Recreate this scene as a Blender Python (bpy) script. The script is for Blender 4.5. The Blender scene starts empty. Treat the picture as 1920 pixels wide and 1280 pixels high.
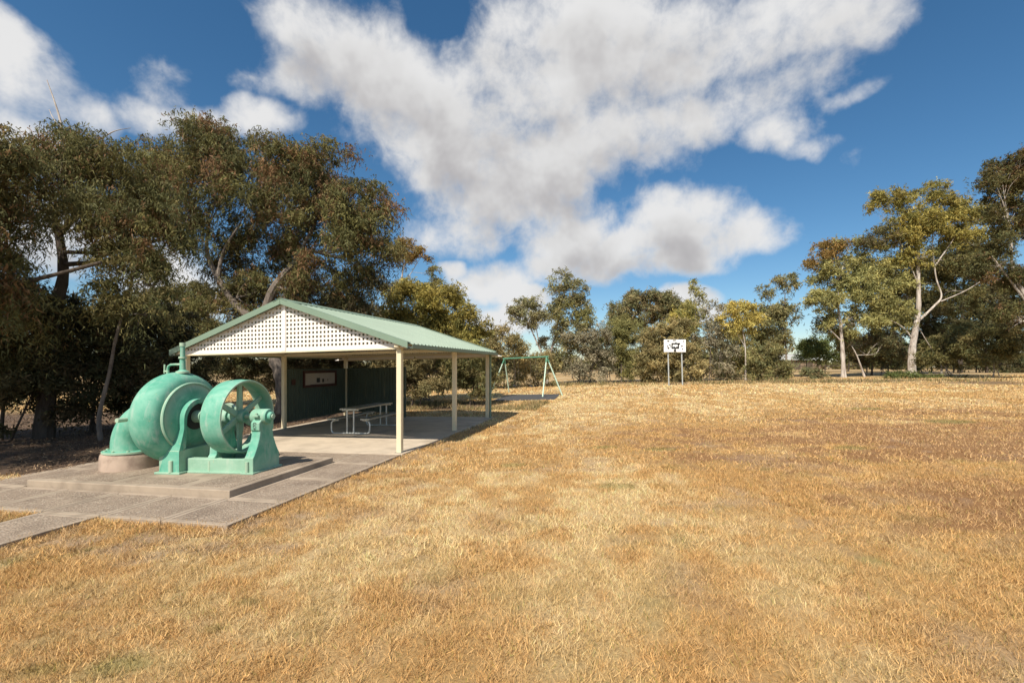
import bpy, math, random
import numpy as np
from mathutils import Vector

# ------------------------------------------------------------------ camera, sky, sun, exposure
scene = bpy.context.scene
F, CX, HY, EYE = 853.0, 960.0, 688.0, 1.75          # focal length and horizon measured on the 1920 px photograph
cam_data = bpy.data.cameras.new('camera')
cam_data.sensor_width = 36.0
cam_data.lens = 36.0 * F / 1920.0
cam_data.shift_y = (HY - 640.0) / 1920.0
cam_data.clip_start = 0.05
cam_data.clip_end = 6000.0
cam = bpy.data.objects.new('camera', cam_data)
scene.collection.objects.link(cam)
cam.location = (0, 0, EYE)
cam.rotation_euler = (math.radians(90), 0, 0)
scene.camera = cam

SUN_ELEV = math.radians(49.0)
SUN_H = Vector((-0.41, -0.91, 0)).normalized()       # horizontal direction towards the sun
sun_data = bpy.data.lights.new('sun', 'SUN')
sun_data.energy = 5.0
sun_data.angle = math.radians(0.53)
sun_data.color = (1.0, 0.92, 0.79)
sun = bpy.data.objects.new('sun', sun_data)
scene.collection.objects.link(sun)
to_sun = SUN_H * math.cos(SUN_ELEV) + Vector((0, 0, math.sin(SUN_ELEV)))
sun.rotation_euler = (-to_sun).to_track_quat('-Z', 'Y').to_euler()
sun.location = to_sun * 80

vs = scene.view_settings
vs.view_transform = 'Standard'
vs.look = 'None'
vs.gamma = 1.0
vs.exposure = 0.34
vs.use_curve_mapping = False
scene.cycles.max_bounces = 4
scene.cycles.diffuse_bounces = 2
scene.cycles.transmission_bounces = 3
scene.cycles.transparent_max_bounces = 6


class NT:
    """small helper for node trees"""
    def __init__(self, tree):
        self.t = tree

    def n(self, typ, **kw):
        nd = self.t.nodes.new(typ)
        for k, v in kw.items():
            setattr(nd, k, v)
        return nd

    def link(self, a, b):
        self.t.links.new(a, b)

    def put(self, sock, val):
        if hasattr(val, 'default_value') and hasattr(val, 'is_output'):
            self.link(val, sock)
        else:
            sock.default_value = val

    def math(self, op, a, b=None, c=None, clamp=False):
        nd = self.n('ShaderNodeMath', operation=op, use_clamp=clamp)
        self.put(nd.inputs[0], a)
        if b is not None:
            self.put(nd.inputs[1], b)
        if c is not None:
            self.put(nd.inputs[2], c)
        return nd.outputs[0]

    def vmath(self, op, a, b=None, scale=None):
        nd = self.n('ShaderNodeVectorMath', operation=op)
        self.put(nd.inputs[0], a)
        if b is not None:
            self.put(nd.inputs[1], b)
        if scale is not None:
            self.put(nd.inputs['Scale'], scale)
        return nd.outputs['Value'] if op in ('DOT_PRODUCT', 'LENGTH', 'DISTANCE') else nd.outputs['Vector']

    def noise(self, vec, scale, detail=4, rough=0.55, dist=0.0, out='Fac'):
        nd = self.n('ShaderNodeTexNoise')
        if vec is not None:
            self.link(vec, nd.inputs['Vector'])
        nd.inputs['Scale'].default_value = scale
        nd.inputs['Detail'].default_value = detail
        nd.inputs['Roughness'].default_value = rough
        nd.inputs['Distortion'].default_value = dist
        return nd.outputs[out]

    def ramp(self, fac, stops):
        nd = self.n('ShaderNodeValToRGB')
        cr = nd.color_ramp
        while len(cr.elements) > 1:
            cr.elements.remove(cr.elements[-1])
        for i, (p, c) in enumerate(stops):
            e = cr.elements[0] if i == 0 else cr.elements.new(p)
            e.position = p
            e.color = (*c, 1) if len(c) == 3 else c
        self.link(fac, nd.inputs[0])
        return nd.outputs[0]

    def smooth(self, val, lo, hi, a=0.0, b=1.0):
        nd = self.n('ShaderNodeMapRange', interpolation_type='SMOOTHSTEP')
        self.put(nd.inputs[0], val)
        for i, x in enumerate((lo, hi, a, b)):
            nd.inputs[i + 1].default_value = x
        return nd.outputs[0]

    def mix(self, fac, a, b, blend='MIX'):
        nd = self.n('ShaderNodeMix', data_type='RGBA', blend_type=blend)
        self.put(nd.inputs[0], fac)
        for s, v in ((nd.inputs[6], a), (nd.inputs[7], b)):
            if isinstance(v, tuple) and len(v) == 3:
                v = (*v, 1)
            self.put(s, v)
        return nd.outputs[2]


# ---- sky: Nishita air plus a broken cumulus deck laid out by direction over the whole dome
def px_dir(px, py):
    return np.array([(px - CX) / F, 1.0, (HY - py) / F])


CLOUDS = [  # photograph direction (px, py), angular half width / half height in px at the image centre
    (640, 110, 150, 110), (560, 50, 75, 70), (760, 180, 120, 100), (900, 260, 190, 110), (1030, 170, 230, 120),
    (1230, 110, 240, 120), (1440, 60, 210, 95), (1580, 30, 110, 75, 0.8), (1120, 280, 170, 85), (830, 290, 110, 70),
    (950, 385, 150, 75), (860, 440, 105, 42), (1420, 170, 130, 80, 0.8), (1010, 330, 170, 70), (1060, 40, 200, 70), (1300, 230, 130, 60),
    (1265, 420, 120, 66), (1400, 430, 100, 42), (1180, 470, 170, 50), (1310, 400, 66, 46), (1100, 490, 130, 46), (1060, 440, 110, 60), (1200, 500, 140, 26),
    (930, 528, 76, 40), (990, 560, 70, 26), (1300, 556, 76, 24), (850, 505, 24, 22), (960, 600, 90, 36), (1330, 575, 66, 16),
    (40, 140, 150, 90, 0.75), (140, 190, 95, 62, 0.8), (20, 60, 70, 60, 0.6), (310, 150, 60, 75, 0.5), (340, 215, 130, 48, 0.75), (500, 228, 80, 46, 0.8),
    (50, 270, 150, 70), (320, 540, 130, 80), (120, 450, 160, 90), (1515, 270, 70, 26, 0.1), (1600, 285, 40, 30, 0.0), (1590, 180, 80, 28, 0.2), (1450, 250, 80, 40, 0.5),
    (-250, 250, 260, 120), (-500, 480, 220, 110), (2300, 420, 200, 80), (2600, 150, 300, 160), (900, -350, 300, 150), (200, -500, 320, 160),
]
HOLES = [(838, 42, 70, 56), (450, 60, 100, 70)]
BEHIND = [((-0.6, -0.7, 0.45), 0.34, 0.2), ((0.5, -0.8, 0.35), 0.36, 0.18), ((0.95, -0.2, 0.3), 0.25, 0.14),
          ((-0.95, -0.1, 0.5), 0.3, 0.2), ((0.1, -0.6, 0.8), 0.3, 0.22), ((0.6, 0.1, 0.9), 0.2, 0.2)]

world = bpy.data.worlds.new('World')
scene.world = world
world.use_nodes = True
wt = world.node_tree
wt.nodes.clear()

def ang(px, py, rx, ry, *_):
    d = px_dir(px, py)
    dep = np.linalg.norm(d)
    flat = math.hypot(d[0], 1.0)
    return d, rx / F / flat * (1.0 / flat) * 1.03 * (flat / dep) ** 0.2, ry / F / dep * (flat / dep)


def cloud_group(name, blobs, behind, holes, detail):
    grp = bpy.data.node_groups.new(name, 'ShaderNodeTree')
    grp.interface.new_socket('Vector', in_out='INPUT', socket_type='NodeSocketVector')
    grp.interface.new_socket('Field', in_out='OUTPUT', socket_type='NodeSocketFloat')
    g = NT(grp)
    gi, go = g.n('NodeGroupInput'), g.n('NodeGroupOutput')
    vin = gi.outputs[0]
    warp = g.noise(vin, 5.0, 3, 0.55, out='Color')
    wv = g.vmath('SCALE', g.vmath('SUBTRACT', warp, (0.5, 0.5, 0.5)), scale=0.11)
    vw = g.vmath('ADD', vin, wv)

    def blob(c, r1, r2, peak=1.0):
        c = np.array(c, float)
        c /= np.linalg.norm(c)
        e1 = np.cross(c, [0, 0, 1.0])
        e1 /= np.linalg.norm(e1)
        e2 = np.cross(e1, c)
        a1, a2 = e1 / r1, e2 / r2
        x = g.math('SUBTRACT', g.vmath('DOT_PRODUCT', vw, tuple(a1)), float(a1 @ c))
        y = g.math('SUBTRACT', g.vmath('DOT_PRODUCT', vw, tuple(a2)), float(a2 @ c))
        sq = g.math('MULTIPLY_ADD', x, x, g.math('MULTIPLY', y, y))
        return g.math('SUBTRACT', peak, sq)

    acc = None
    for b in blobs:
        d, r1, r2 = ang(*b)
        v = blob(d, r1, r2, b[4] if len(b) > 4 else 1.0)
        acc = v if acc is None else g.math('SMOOTH_MAX', acc, v, 0.3)
    for c, r1, r2 in behind:
        acc = g.math('SMOOTH_MAX', acc, blob(c, r1, r2), 0.3)
    acc = g.math('MAXIMUM', acc, -1.3)
    for b in holes:
        d, r1, r2 = ang(*b)
        acc = g.math('SUBTRACT', acc, g.math('MULTIPLY', g.math('MAXIMUM', blob(d, r1, r2), 0.0), 0.9))
    st = g.vmath('MULTIPLY', vin, (1.0, 1.0, 0.95))
    fb = g.noise(st, 6.5, detail, 0.6, 0.12)
    f = g.math('MULTIPLY_ADD', g.math('SUBTRACT', fb, 0.5), 3.4, acc)
    if detail > 5:
        fb2 = g.noise(st, 21.0, 4, 0.62, 0.3)
        f = g.math('MULTIPLY_ADD', g.math('SUBTRACT', fb2, 0.5), 1.25, f)
    g.link(f, go.inputs[0])
    return grp


G_SHAPE = cloud_group('cloud_shape', CLOUDS, BEHIND, HOLES, 6)
G_SHADE = cloud_group('cloud_depth', [b for b in CLOUDS if b[2] * b[3] > 4200 and len(b) == 4], BEHIND[:3], [], 4)

w = NT(wt)
tc = w.n('ShaderNodeTexCoord')
D = tc.outputs['Generated']
sky = w.n('ShaderNodeTexSky', sky_type='NISHITA')
sky.sun_disc = False
sky.sun_elevation = SUN_ELEV
sky.sun_rotation = math.atan2(SUN_H.x, SUN_H.y)
sky.altitude = 200.0
sky.air_density = 1.0
sky.dust_density = 0.25
sky.ozone_density = 3.0


def field(vec, grp):
    nd = w.n('ShaderNodeGroup')
    nd.node_tree = grp
    w.link(vec, nd.inputs[0])
    return nd.outputs[0]


f0 = field(D, G_SHAPE)
f_up = field(w.vmath('ADD', D, (-0.015, 0.0, 0.055)), G_SHADE)
alpha = w.smooth(f0, -0.45, 1.0)
thick = w.smooth(f0, -0.1, 1.0)
above = w.smooth(f_up, -0.3, 1.9)
shade = w.math('MULTIPLY', above, w.math('MULTIPLY_ADD', thick, 0.35, 0.5))
soft = w.noise(D, 8.0, 4, 0.55, 0.0)
shade = w.math('ADD', shade, w.math('MULTIPLY', w.math('SUBTRACT', soft, 0.5), 0.3), clamp=True)
ccol = w.ramp(shade, [(0.0, (0.99, 0.985, 0.98)), (0.35, (0.87, 0.86, 0.85)), (0.7, (0.64, 0.62, 0.62)), (1.0, (0.50, 0.48, 0.485))])
alpha = w.math('MULTIPLY', alpha, 0.97)
bg_sky = w.n('ShaderNodeBackground')
hsv = w.n('ShaderNodeHueSaturation')
hsv.inputs['Hue'].default_value = 0.494
hsv.inputs['Saturation'].default_value = 1.22
hsv.inputs['Value'].default_value = 1.0
w.link(sky.outputs[0], hsv.inputs['Color'])
w.link(hsv.outputs[0], bg_sky.inputs['Color'])
bg_sky.inputs['Strength'].default_value = 0.088
bg_cl = w.n('ShaderNodeBackground')
w.link(ccol, bg_cl.inputs['Color'])
bg_cl.inputs['Strength'].default_value = 0.655
mixs = w.n('ShaderNodeMixShader')
w.link(alpha, mixs.inputs[0])
w.link(bg_sky.outputs[0], mixs.inputs[1])
w.link(bg_cl.outputs[0], mixs.inputs[2])
wo = w.n('ShaderNodeOutputWorld')
w.link(mixs.outputs[0], wo.inputs['Surface'])
world.cycles.sampling_method = 'MANUAL'
world.cycles.sample_map_resolution = 512


# ------------------------------------------------------------------ helpers
COL = scene.collection


def gz(X):
    """the ground falls gently to the left of the photograph"""
    X = np.clip(X, -34.0, 52.0)
    return 0.02 * X


def gp(px, py):
    Y = 1.75 * F / ((py - HY) + 0.02 * (px - CX))
    return np.array([(px - CX) / F * Y, Y])


def at(px, py, Y):
    return np.array([(px - CX) / F * Y, Y, EYE + (HY - py) / F * Y])


TH = math.radians(13.4)
UH = np.array([-math.cos(TH), math.sin(TH)])
VH = np.array([math.sin(TH), math.cos(TH)])
O2 = np.array([-3.21, 5.125])


def W(u, v, h=0.0):
    """paving frame: u to the left, v to the back, h above the sloping ground"""
    p = O2 + UH * u + VH * v
    return np.array([p[0], p[1], gz(p[0]) + h])


def uv_of(X, Y):
    dx, dy = X - O2[0], Y - O2[1]
    return dx * UH[0] + dy * UH[1], dx * VH[0] + dy * VH[1]


class MB:
    def __init__(self):
        self.v, self.f = [], []

    def add(self, verts, faces):
        o = len(self.v)
        self.v += [tuple(map(float, p)) for p in verts]
        self.f += [tuple(i + o for i in fc) for fc in faces]
        return self

    def hexa(self, p):
        """8 corners: bottom ring 0-3, top ring 4-7"""
        return self.add(p, [(3, 2, 1, 0), (4, 5, 6, 7), (0, 1, 5, 4), (1, 2, 6, 5), (2, 3, 7, 6), (3, 0, 4, 7)])

    def box(self, lo, hi, fn=None):
        (a, b, c), (d, e, k) = lo, hi
        p = [(a, b, c), (d, b, c), (d, e, c), (a, e, c), (a, b, k), (d, b, k), (d, e, k), (a, e, k)]
        return self.hexa([fn(*q) for q in p] if fn else p)

    def prism(self, poly, a, b):
        """poly: list of 2-D points; a(p), b(p) map them to the two faces"""
        n = len(poly)
        vs = [a(p) for p in poly] + [b(p) for p in poly]
        fs = [tuple(range(n))[::-1], tuple(range(n, 2 * n))]
        fs += [(i, (i + 1) % n, n + (i + 1) % n, n + i) for i in range(n)]
        return self.add(vs, fs)

    def tube(self, path, rad, seg=10, cap=True, ell=None):
        P = np.array(path, float)
        n = len(P)
        R = np.full(n, rad, float) if np.isscalar(rad) else np.array(rad, float)
        T = np.gradient(P, axis=0)
        T /= np.maximum(np.linalg.norm(T, axis=1, keepdims=True), 1e-9)
        ref = np.array([0, 0, 1.0]) if abs(T[0][2]) < 0.9 else np.array([1.0, 0, 0])
        A = np.cross(T[0], ref)
        A /= np.linalg.norm(A)
        vs = []
        for i in range(n):
            A = A - T[i] * (A @ T[i])
            A /= max(np.linalg.norm(A), 1e-9)
            B = np.cross(T[i], A)
            for k in range(seg):
                t = 2 * math.pi * k / seg
                vs.append(P[i] + R[i] * (math.cos(t) * A + math.sin(t) * B))
        fs = [(i * seg + k, i * seg + (k + 1) % seg, (i + 1) * seg + (k + 1) % seg, (i + 1) * seg + k) for i in range(n - 1) for k in range(seg)]
        if cap:
            fs += [tuple(range(seg))[::-1], tuple((n - 1) * seg + k for k in range(seg))]
        return self.add(vs, fs)

    def lathe(self, prof, origin, ax, e1, e2, seg=40, closed=False):
        """prof: (position along ax, radius)"""
        origin, ax, e1, e2 = map(np.asarray, (origin, ax, e1, e2))
        vs = []
        for s, r in prof:
            for k in range(seg):
                t = 2 * math.pi * k / seg
                vs.append(origin + ax * s + r * (math.cos(t) * e1 + math.sin(t) * e2))
        n = len(prof)
        rng = range(n) if closed else range(n - 1)
        fs = [(i * seg + k, i * seg + (k + 1) % seg, ((i + 1) % n) * seg + (k + 1) % seg, ((i + 1) % n) * seg + k) for i in rng for k in range(seg)]
        if not closed:
            fs += [tuple(range(seg))[::-1], tuple((n - 1) * seg + k for k in range(seg))]
        return self.add(vs, fs)

    def build(self, name, mat, parent=None, smooth=False, bevel=0.0):
        off = np.array(parent_world(parent)) if parent is not None else np.zeros(3)
        me = bpy.data.meshes.new(name)
        V = np.array(self.v) - off
        me.from_pydata(V.tolist(), [], self.f)
        me.materials.append(mat)
        import bmesh
        bm = bmesh.new()
        bm.from_mesh(me)
        bmesh.ops.recalc_face_normals(bm, faces=bm.faces)
        bm.to_mesh(me)
        bm.free()
        ob = bpy.data.objects.new(name, me)
        COL.objects.link(ob)
        ob.parent = parent
        if smooth:
            me.polygons.foreach_set('use_smooth', [True] * len(me.polygons))
            m = ob.modifiers.new('split', 'EDGE_SPLIT')
            m.split_angle = math.radians(38)
        if bevel:
            m = ob.modifiers.new('bevel', 'BEVEL')
            m.width = bevel
            m.segments = 2
            m.limit_method = 'ANGLE'
            m.angle_limit = math.radians(40)
        return ob


def parent_world(o):
    loc = Vector((0, 0, 0))
    while o is not None:
        loc += Vector(o.location)
        o = o.parent
    return loc


def thing(name, label, cat, loc, group=None):
    o = bpy.data.objects.new(name, None)
    COL.objects.link(o)
    o.location = [float(x) for x in loc]
    o.empty_display_size = 0.2
    return tag(o, label, cat, group)


def tag(o, label, cat, group=None):
    o['label'] = label
    o['category'] = cat
    if group:
        o['group'] = group
    return o


def kind(o, k, label=None):
    o['kind'] = k
    if label:
        o['label'] = label
    return o


def fast_mesh(name, V, nper, mat, parent=None, colors=None, smooth=False):
    """V: (N, nper, 3) independent small polygons"""
    N = V.shape[0]
    off = np.array(parent_world(parent)) if parent is not None else np.zeros(3)
    P = (V.reshape(-1, 3) - off).astype(np.float32)
    me = bpy.data.meshes.new(name)
    me.vertices.add(N * nper)
    me.vertices.foreach_set('co', P.ravel())
    me.loops.add(N * nper)
    me.loops.foreach_set('vertex_index', np.arange(N * nper, dtype=np.int32))
    me.polygons.add(N)
    me.polygons.foreach_set('loop_start', np.arange(0, N * nper, nper, dtype=np.int32))
    if colors is not None:
        ca = me.color_attributes.new('col', 'FLOAT_COLOR', 'POINT')
        c = np.ones((N, nper, 4), np.float32)
        c[:, :, :3] = colors[:, None, :]
        ca.data.foreach_set('color', c.ravel())
    me.materials.append(mat)
    me.update()
    me.validate()
    ob = bpy.data.objects.new(name, me)
    COL.objects.link(ob)
    ob.parent = parent
    return ob


_lat = {}


def vnoise(x, y, scale, seed=0):
    """smooth value noise in metres"""
    if seed not in _lat:
        _lat[seed] = np.random.default_rng(900 + seed).random((256, 256))
    L = _lat[seed]
    fx, fy = x / scale, y / scale
    ix, iy = np.floor(fx).astype(int), np.floor(fy).astype(int)
    tx, ty = fx - ix, fy - iy
    tx, ty = tx * tx * (3 - 2 * tx), ty * ty * (3 - 2 * ty)
    a, b = L[ix % 256, iy % 256], L[(ix + 1) % 256, iy % 256]
    c, d = L[ix % 256, (iy + 1) % 256], L[(ix + 1) % 256, (iy + 1) % 256]
    return (a * (1 - tx) + b * tx) * (1 - ty) + (c * (1 - tx) + d * tx) * ty


def fbm(x, y, scale, seed=0, octv=4):
    s, a, t = 0, 1.0, 0
    for i in range(octv):
        s = s + a * vnoise(x + 17.3 * i, y - 9.1 * i, scale / 2 ** i, seed + i)
        t += a
        a *= 0.55
    return s / t


def sstep(x, a, b):
    t = np.clip((x - a) / (b - a), 0, 1)
    return t * t * (3 - 2 * t)


# ------------------------------------------------------------------ materials
def material(name):
    m = bpy.data.materials.new(name)
    m.use_nodes = True
    t = m.node_tree
    t.nodes.clear()
    k = NT(t)
    out = k.n('ShaderNodeOutputMaterial')
    bs = k.n('ShaderNodeBsdfPrincipled')
    k.link(bs.outputs[0], out.inputs[0])
    bs.inputs['Specular IOR Level'].default_value = 0.3
    return m, k, bs, out


def bump(k, bs, height, strength, dist=0.01):
    b = k.n('ShaderNodeBump')
    b.inputs['Strength'].default_value = strength
    b.inputs['Distance'].default_value = dist
    k.link(height, b.inputs['Height'])
    k.link(b.outputs[0], bs.inputs['Normal'])


def plain(name, col, rough=0.6, var=0.12, scale=6.0, metal=0.0, bmp=0.0, dirt=None, spec=0.3):
    m, k, bs, _ = material(name)
    pos = k.n('ShaderNodeNewGeometry').outputs['Position']
    n1 = k.noise(pos, scale, 6, 0.62)
    dark = tuple(c * (1 - var * 1.6) for c in col)
    lite = tuple(min(1, c * (1 + var)) for c in col)
    c = k.ramp(n1, [(0.3, dark), (0.55, col), (0.75, lite)])
    if dirt:
        n2 = k.noise(pos, scale * 3.3, 5, 0.7, 0.4)
        c = k.mix(k.smooth(n2, 0.56, 0.75, 0.0, dirt[1]), c, dirt[0])
    k.link(c, bs.inputs['Base Color'])
    bs.inputs['Roughness'].default_value = rough
    bs.inputs['Metallic'].default_value = metal
    bs.inputs['Specular IOR Level'].default_value = spec
    if bmp:
        bump(k, bs, k.noise(pos, scale * 9, 4, 0.6), bmp, 0.004)
    return m


def attr_material(name, rough=0.9, transl=0.0, fine=None):
    m, k, bs, out = material(name)
    a = k.n('ShaderNodeAttribute', attribute_name='col')
    c = a.outputs['Color']
    pos = k.n('ShaderNodeNewGeometry').outputs['Position']
    if fine:
        n1 = k.noise(pos, fine, 5, 0.7)
        c = k.mix(1.0, c, k.ramp(n1, [(0.25, (0.62, 0.6, 0.58)), (0.5, (1, 1, 1)), (0.8, (1.25, 1.22, 1.15))]), 'MULTIPLY')
        bump(k, bs, n1, 0.6, 0.02)
    k.link(c, bs.inputs['Base Color'])
    bs.inputs['Roughness'].default_value = rough
    bs.inputs['Specular IOR Level'].default_value = 0.15
    if transl:
        tr = k.n('ShaderNodeBsdfTranslucent')
        k.link(c, tr.inputs['Color'])
        mx = k.n('ShaderNodeMixShader')
        mx.inputs[0].default_value = transl
        k.link(bs.outputs[0], mx.inputs[1])
        k.link(tr.outputs[0], mx.inputs[2])
        k.link(mx.outputs[0], out.inputs[0])
    return m


def bark_material(name, pale, mid, dark, streak=(0.35, 0.2, 0.13)):
    m, k, bs, _ = material(name)
    pos = k.n('ShaderNodeNewGeometry').outputs['Position']
    st = k.vmath('MULTIPLY', pos, (1.0, 1.0, 0.22))
    n1 = k.noise(st, 3.2, 6, 0.65, 0.8)
    c = k.ramp(n1, [(0.3, dark), (0.45, mid), (0.62, pale), (0.8, pale)])
    n2 = k.noise(st, 9.0, 5, 0.7)
    c = k.mix(k.smooth(n2, 0.55, 0.72, 0.0, 0.6), c, streak)
    k.link(c, bs.inputs['Base Color'])
    bs.inputs['Roughness'].default_value = 0.85
    bump(k, bs, k.noise(st, 14.0, 5, 0.7), 0.7, 0.03)
    return m


M = {}
M['ground'] = attr_material('dry_turf_soil', 0.95, fine=38.0)
M['blade'] = attr_material('dry_grass_blade', 0.8, transl=0.22)
M['leaf'] = attr_material('leaf', 0.62, transl=0.28)
M['litter'] = attr_material('leaf_litter', 0.9)
M['cream'] = plain('cream_paint', (0.76, 0.66, 0.46), 0.45, 0.05, 3.0, dirt=((0.45, 0.36, 0.24), 0.35))
M['lattice'] = plain('lattice_sheet', (0.84, 0.785, 0.73), 0.5, 0.05, 3.0, dirt=((0.5, 0.42, 0.36), 0.3))
M['roof'] = plain('green_roof_sheet', (0.205, 0.285, 0.215), 0.45, 0.06, 0.9, spec=0.3, dirt=((0.26, 0.31, 0.25), 0.35))
M['wall'] = plain('dark_green_sheet', (0.075, 0.098, 0.075), 0.5, 0.1, 2.0)
M['alu'] = plain('grey_aluminium', (0.40, 0.41, 0.38), 0.38, 0.08, 8.0, metal=0.6)
M['galv'] = plain('galvanised_steel', (0.6, 0.62, 0.6), 0.42, 0.1, 8.0, metal=0.5)
M['white'] = plain('white_board', (0.82, 0.82, 0.82), 0.5, 0.04, 4.0)
M['black'] = plain('black_paint', (0.03, 0.032, 0.032), 0.6, 0.1)
M['swing'] = plain('pale_green_tube', (0.55, 0.7, 0.56), 0.45, 0.08, 5.0)
M['swing_dark'] = plain('green_tube', (0.10, 0.27, 0.17), 0.45, 0.08, 5.0)
M['rubber'] = plain('rubber_mat', (0.075, 0.074, 0.074), 0.9, 0.2, 8.0, bmp=0.5)
M['wood'] = plain('dark_timber', (0.10, 0.075, 0.055), 0.85, 0.25, 8.0, bmp=0.6)
M['frame'] = plain('dark_red_frame', (0.07, 0.025, 0.02), 0.5, 0.1)
M['paper'] = plain('printed_paper', (0.42, 0.37, 0.32), 0.7, 0.05, 5.0)
M['tin'] = plain('pale_tin_roof', (0.42, 0.42, 0.39), 0.5, 0.06, 0.5)
M['brown'] = plain('brown_wall', (0.22, 0.16, 0.11), 0.8, 0.1, 1.0)
M['bark_white'] = bark_material('white_gum_bark', (0.62, 0.56, 0.5), (0.42, 0.36, 0.31), (0.2, 0.16, 0.13), (0.36, 0.24, 0.18))
M['bark_grey'] = bark_material('grey_bark', (0.24, 0.20, 0.165), (0.15, 0.12, 0.10), (0.07, 0.055, 0.045), (0.10, 0.075, 0.06))
M['bark_dark'] = bark_material('dark_bark', (0.115, 0.09, 0.07), (0.07, 0.055, 0.045), (0.035, 0.028, 0.022), (0.06, 0.045, 0.035))


def concrete(name, base, dark, agg=0.0, scale=2.0):
    m, k, bs, _ = material(name)
    pos = k.n('ShaderNodeNewGeometry').outputs['Position']
    n1 = k.noise(pos, scale, 7, 0.6, 0.3)
    c = k.ramp(n1, [(0.3, dark), (0.52, base), (0.78, tuple(min(1, x * 1.15) for x in base))])
    n2 = k.noise(pos, 0.9, 4, 0.6)
    c = k.mix(k.smooth(n2, 0.5, 0.72, 0.0, 0.45), c, tuple(0.55 * x for x in dark))
    if agg:
        vo = k.n('ShaderNodeTexVoronoi')
        vo.inputs['Scale'].default_value = 42.0
        k.link(pos, vo.inputs['Vector'])
        peb = k.n('ShaderNodeSeparateColor')
        k.link(vo.outputs['Color'], peb.inputs[0])
        pc = k.ramp(peb.outputs[0], [(0.0, (0.10, 0.066, 0.048)), (0.5, (0.24, 0.172, 0.126)), (0.85, (0.36, 0.28, 0.21)), (1.0, (0.66, 0.58, 0.47))])
        c = k.mix(agg, c, pc)
        bump(k, bs, vo.outputs['Distance'], 0.9, 0.012)
    else:
        bump(k, bs, k.noise(pos, 60.0, 4, 0.7), 0.35, 0.004)
    k.link(c, bs.inputs['Base Color'])
    bs.inputs['Roughness'].default_value = 0.9
    return m


M['slab'] = concrete('shelter_concrete', (0.54, 0.45, 0.345), (0.43, 0.355, 0.272))
M['edge'] = concrete('smooth_path_concrete', (0.36, 0.288, 0.217), (0.25, 0.195, 0.146), 0.0, 3.0)
M['agg'] = concrete('exposed_aggregate', (0.315, 0.248, 0.186), (0.215, 0.166, 0.125), 0.28, 2.2)
M['plinth'] = concrete('pinkish_concrete', (0.44, 0.335, 0.262), (0.30, 0.22, 0.172), 0.0, 5.0)


def pump_paint():
    m, k, bs, _ = material('weathered_mint_paint')
    pos = k.n('ShaderNodeNewGeometry').outputs['Position']
    n1 = k.noise(pos, 2.3, 7, 0.66, 0.6)
    c = k.ramp(n1, [(0.28, (0.055, 0.255, 0.170)), (0.45, (0.105, 0.355, 0.255)), (0.6, (0.18, 0.425, 0.32)), (0.78, (0.32, 0.48, 0.395))])
    st = k.vmath('MULTIPLY', pos, (1.0, 1.0, 0.22))
    n2 = k.noise(st, 8.0, 6, 0.7, 0.4)
    c = k.mix(k.smooth(n2, 0.5, 0.72, 0.0, 0.6), c, (0.40, 0.485, 0.42))
    n3 = k.noise(pos, 15.0, 6, 0.75)
    c = k.mix(k.smooth(n3, 0.62, 0.72, 0.0, 0.8), c, (0.40, 0.36, 0.20))
    n4 = k.noise(pos, 40.0, 4, 0.8)
    c = k.mix(k.smooth(n4, 0.66, 0.74, 0.0, 0.7), c, (0.07, 0.12, 0.09))
    geo = k.n('ShaderNodeNewGeometry')
    edge = k.smooth(geo.outputs['Pointiness'], 0.53, 0.60, 0.0, 0.55)
    c = k.mix(edge, c, (0.52, 0.56, 0.42))
    k.link(c, bs.inputs['Base Color'])
    bs.inputs['Roughness'].default_value = 0.62
    bs.inputs['Specular IOR Level'].default_value = 0.25
    bump(k, bs, k.noise(pos, 55.0, 5, 0.7), 0.25, 0.004)
    return m


M['mint'] = pump_paint()

# ------------------------------------------------------------------ ground
MAT_POLY = [gp(922, 752), gp(1040, 749), gp(1050, 739.5), gp(955, 740.5)]      # rubber mat under the swing
GREEN = [(1150, 912, 0.38), (1240, 842, 0.4), (1592, 839, 0.5), (165, 1030, 0.13), (15, 1052, 0.16), (1635, 1052, 0.1), (1130, 838, 0.4),
         (960, 872, 0.3), (1250, 946, 0.15), (470, 1130, 0.14), (400, 1180, 0.12), (1437, 880, 0.15), (230, 1250, 0.2), (80, 1260, 0.2), (1780, 790, 0.8), (1620, 766, 0.8)]


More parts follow.
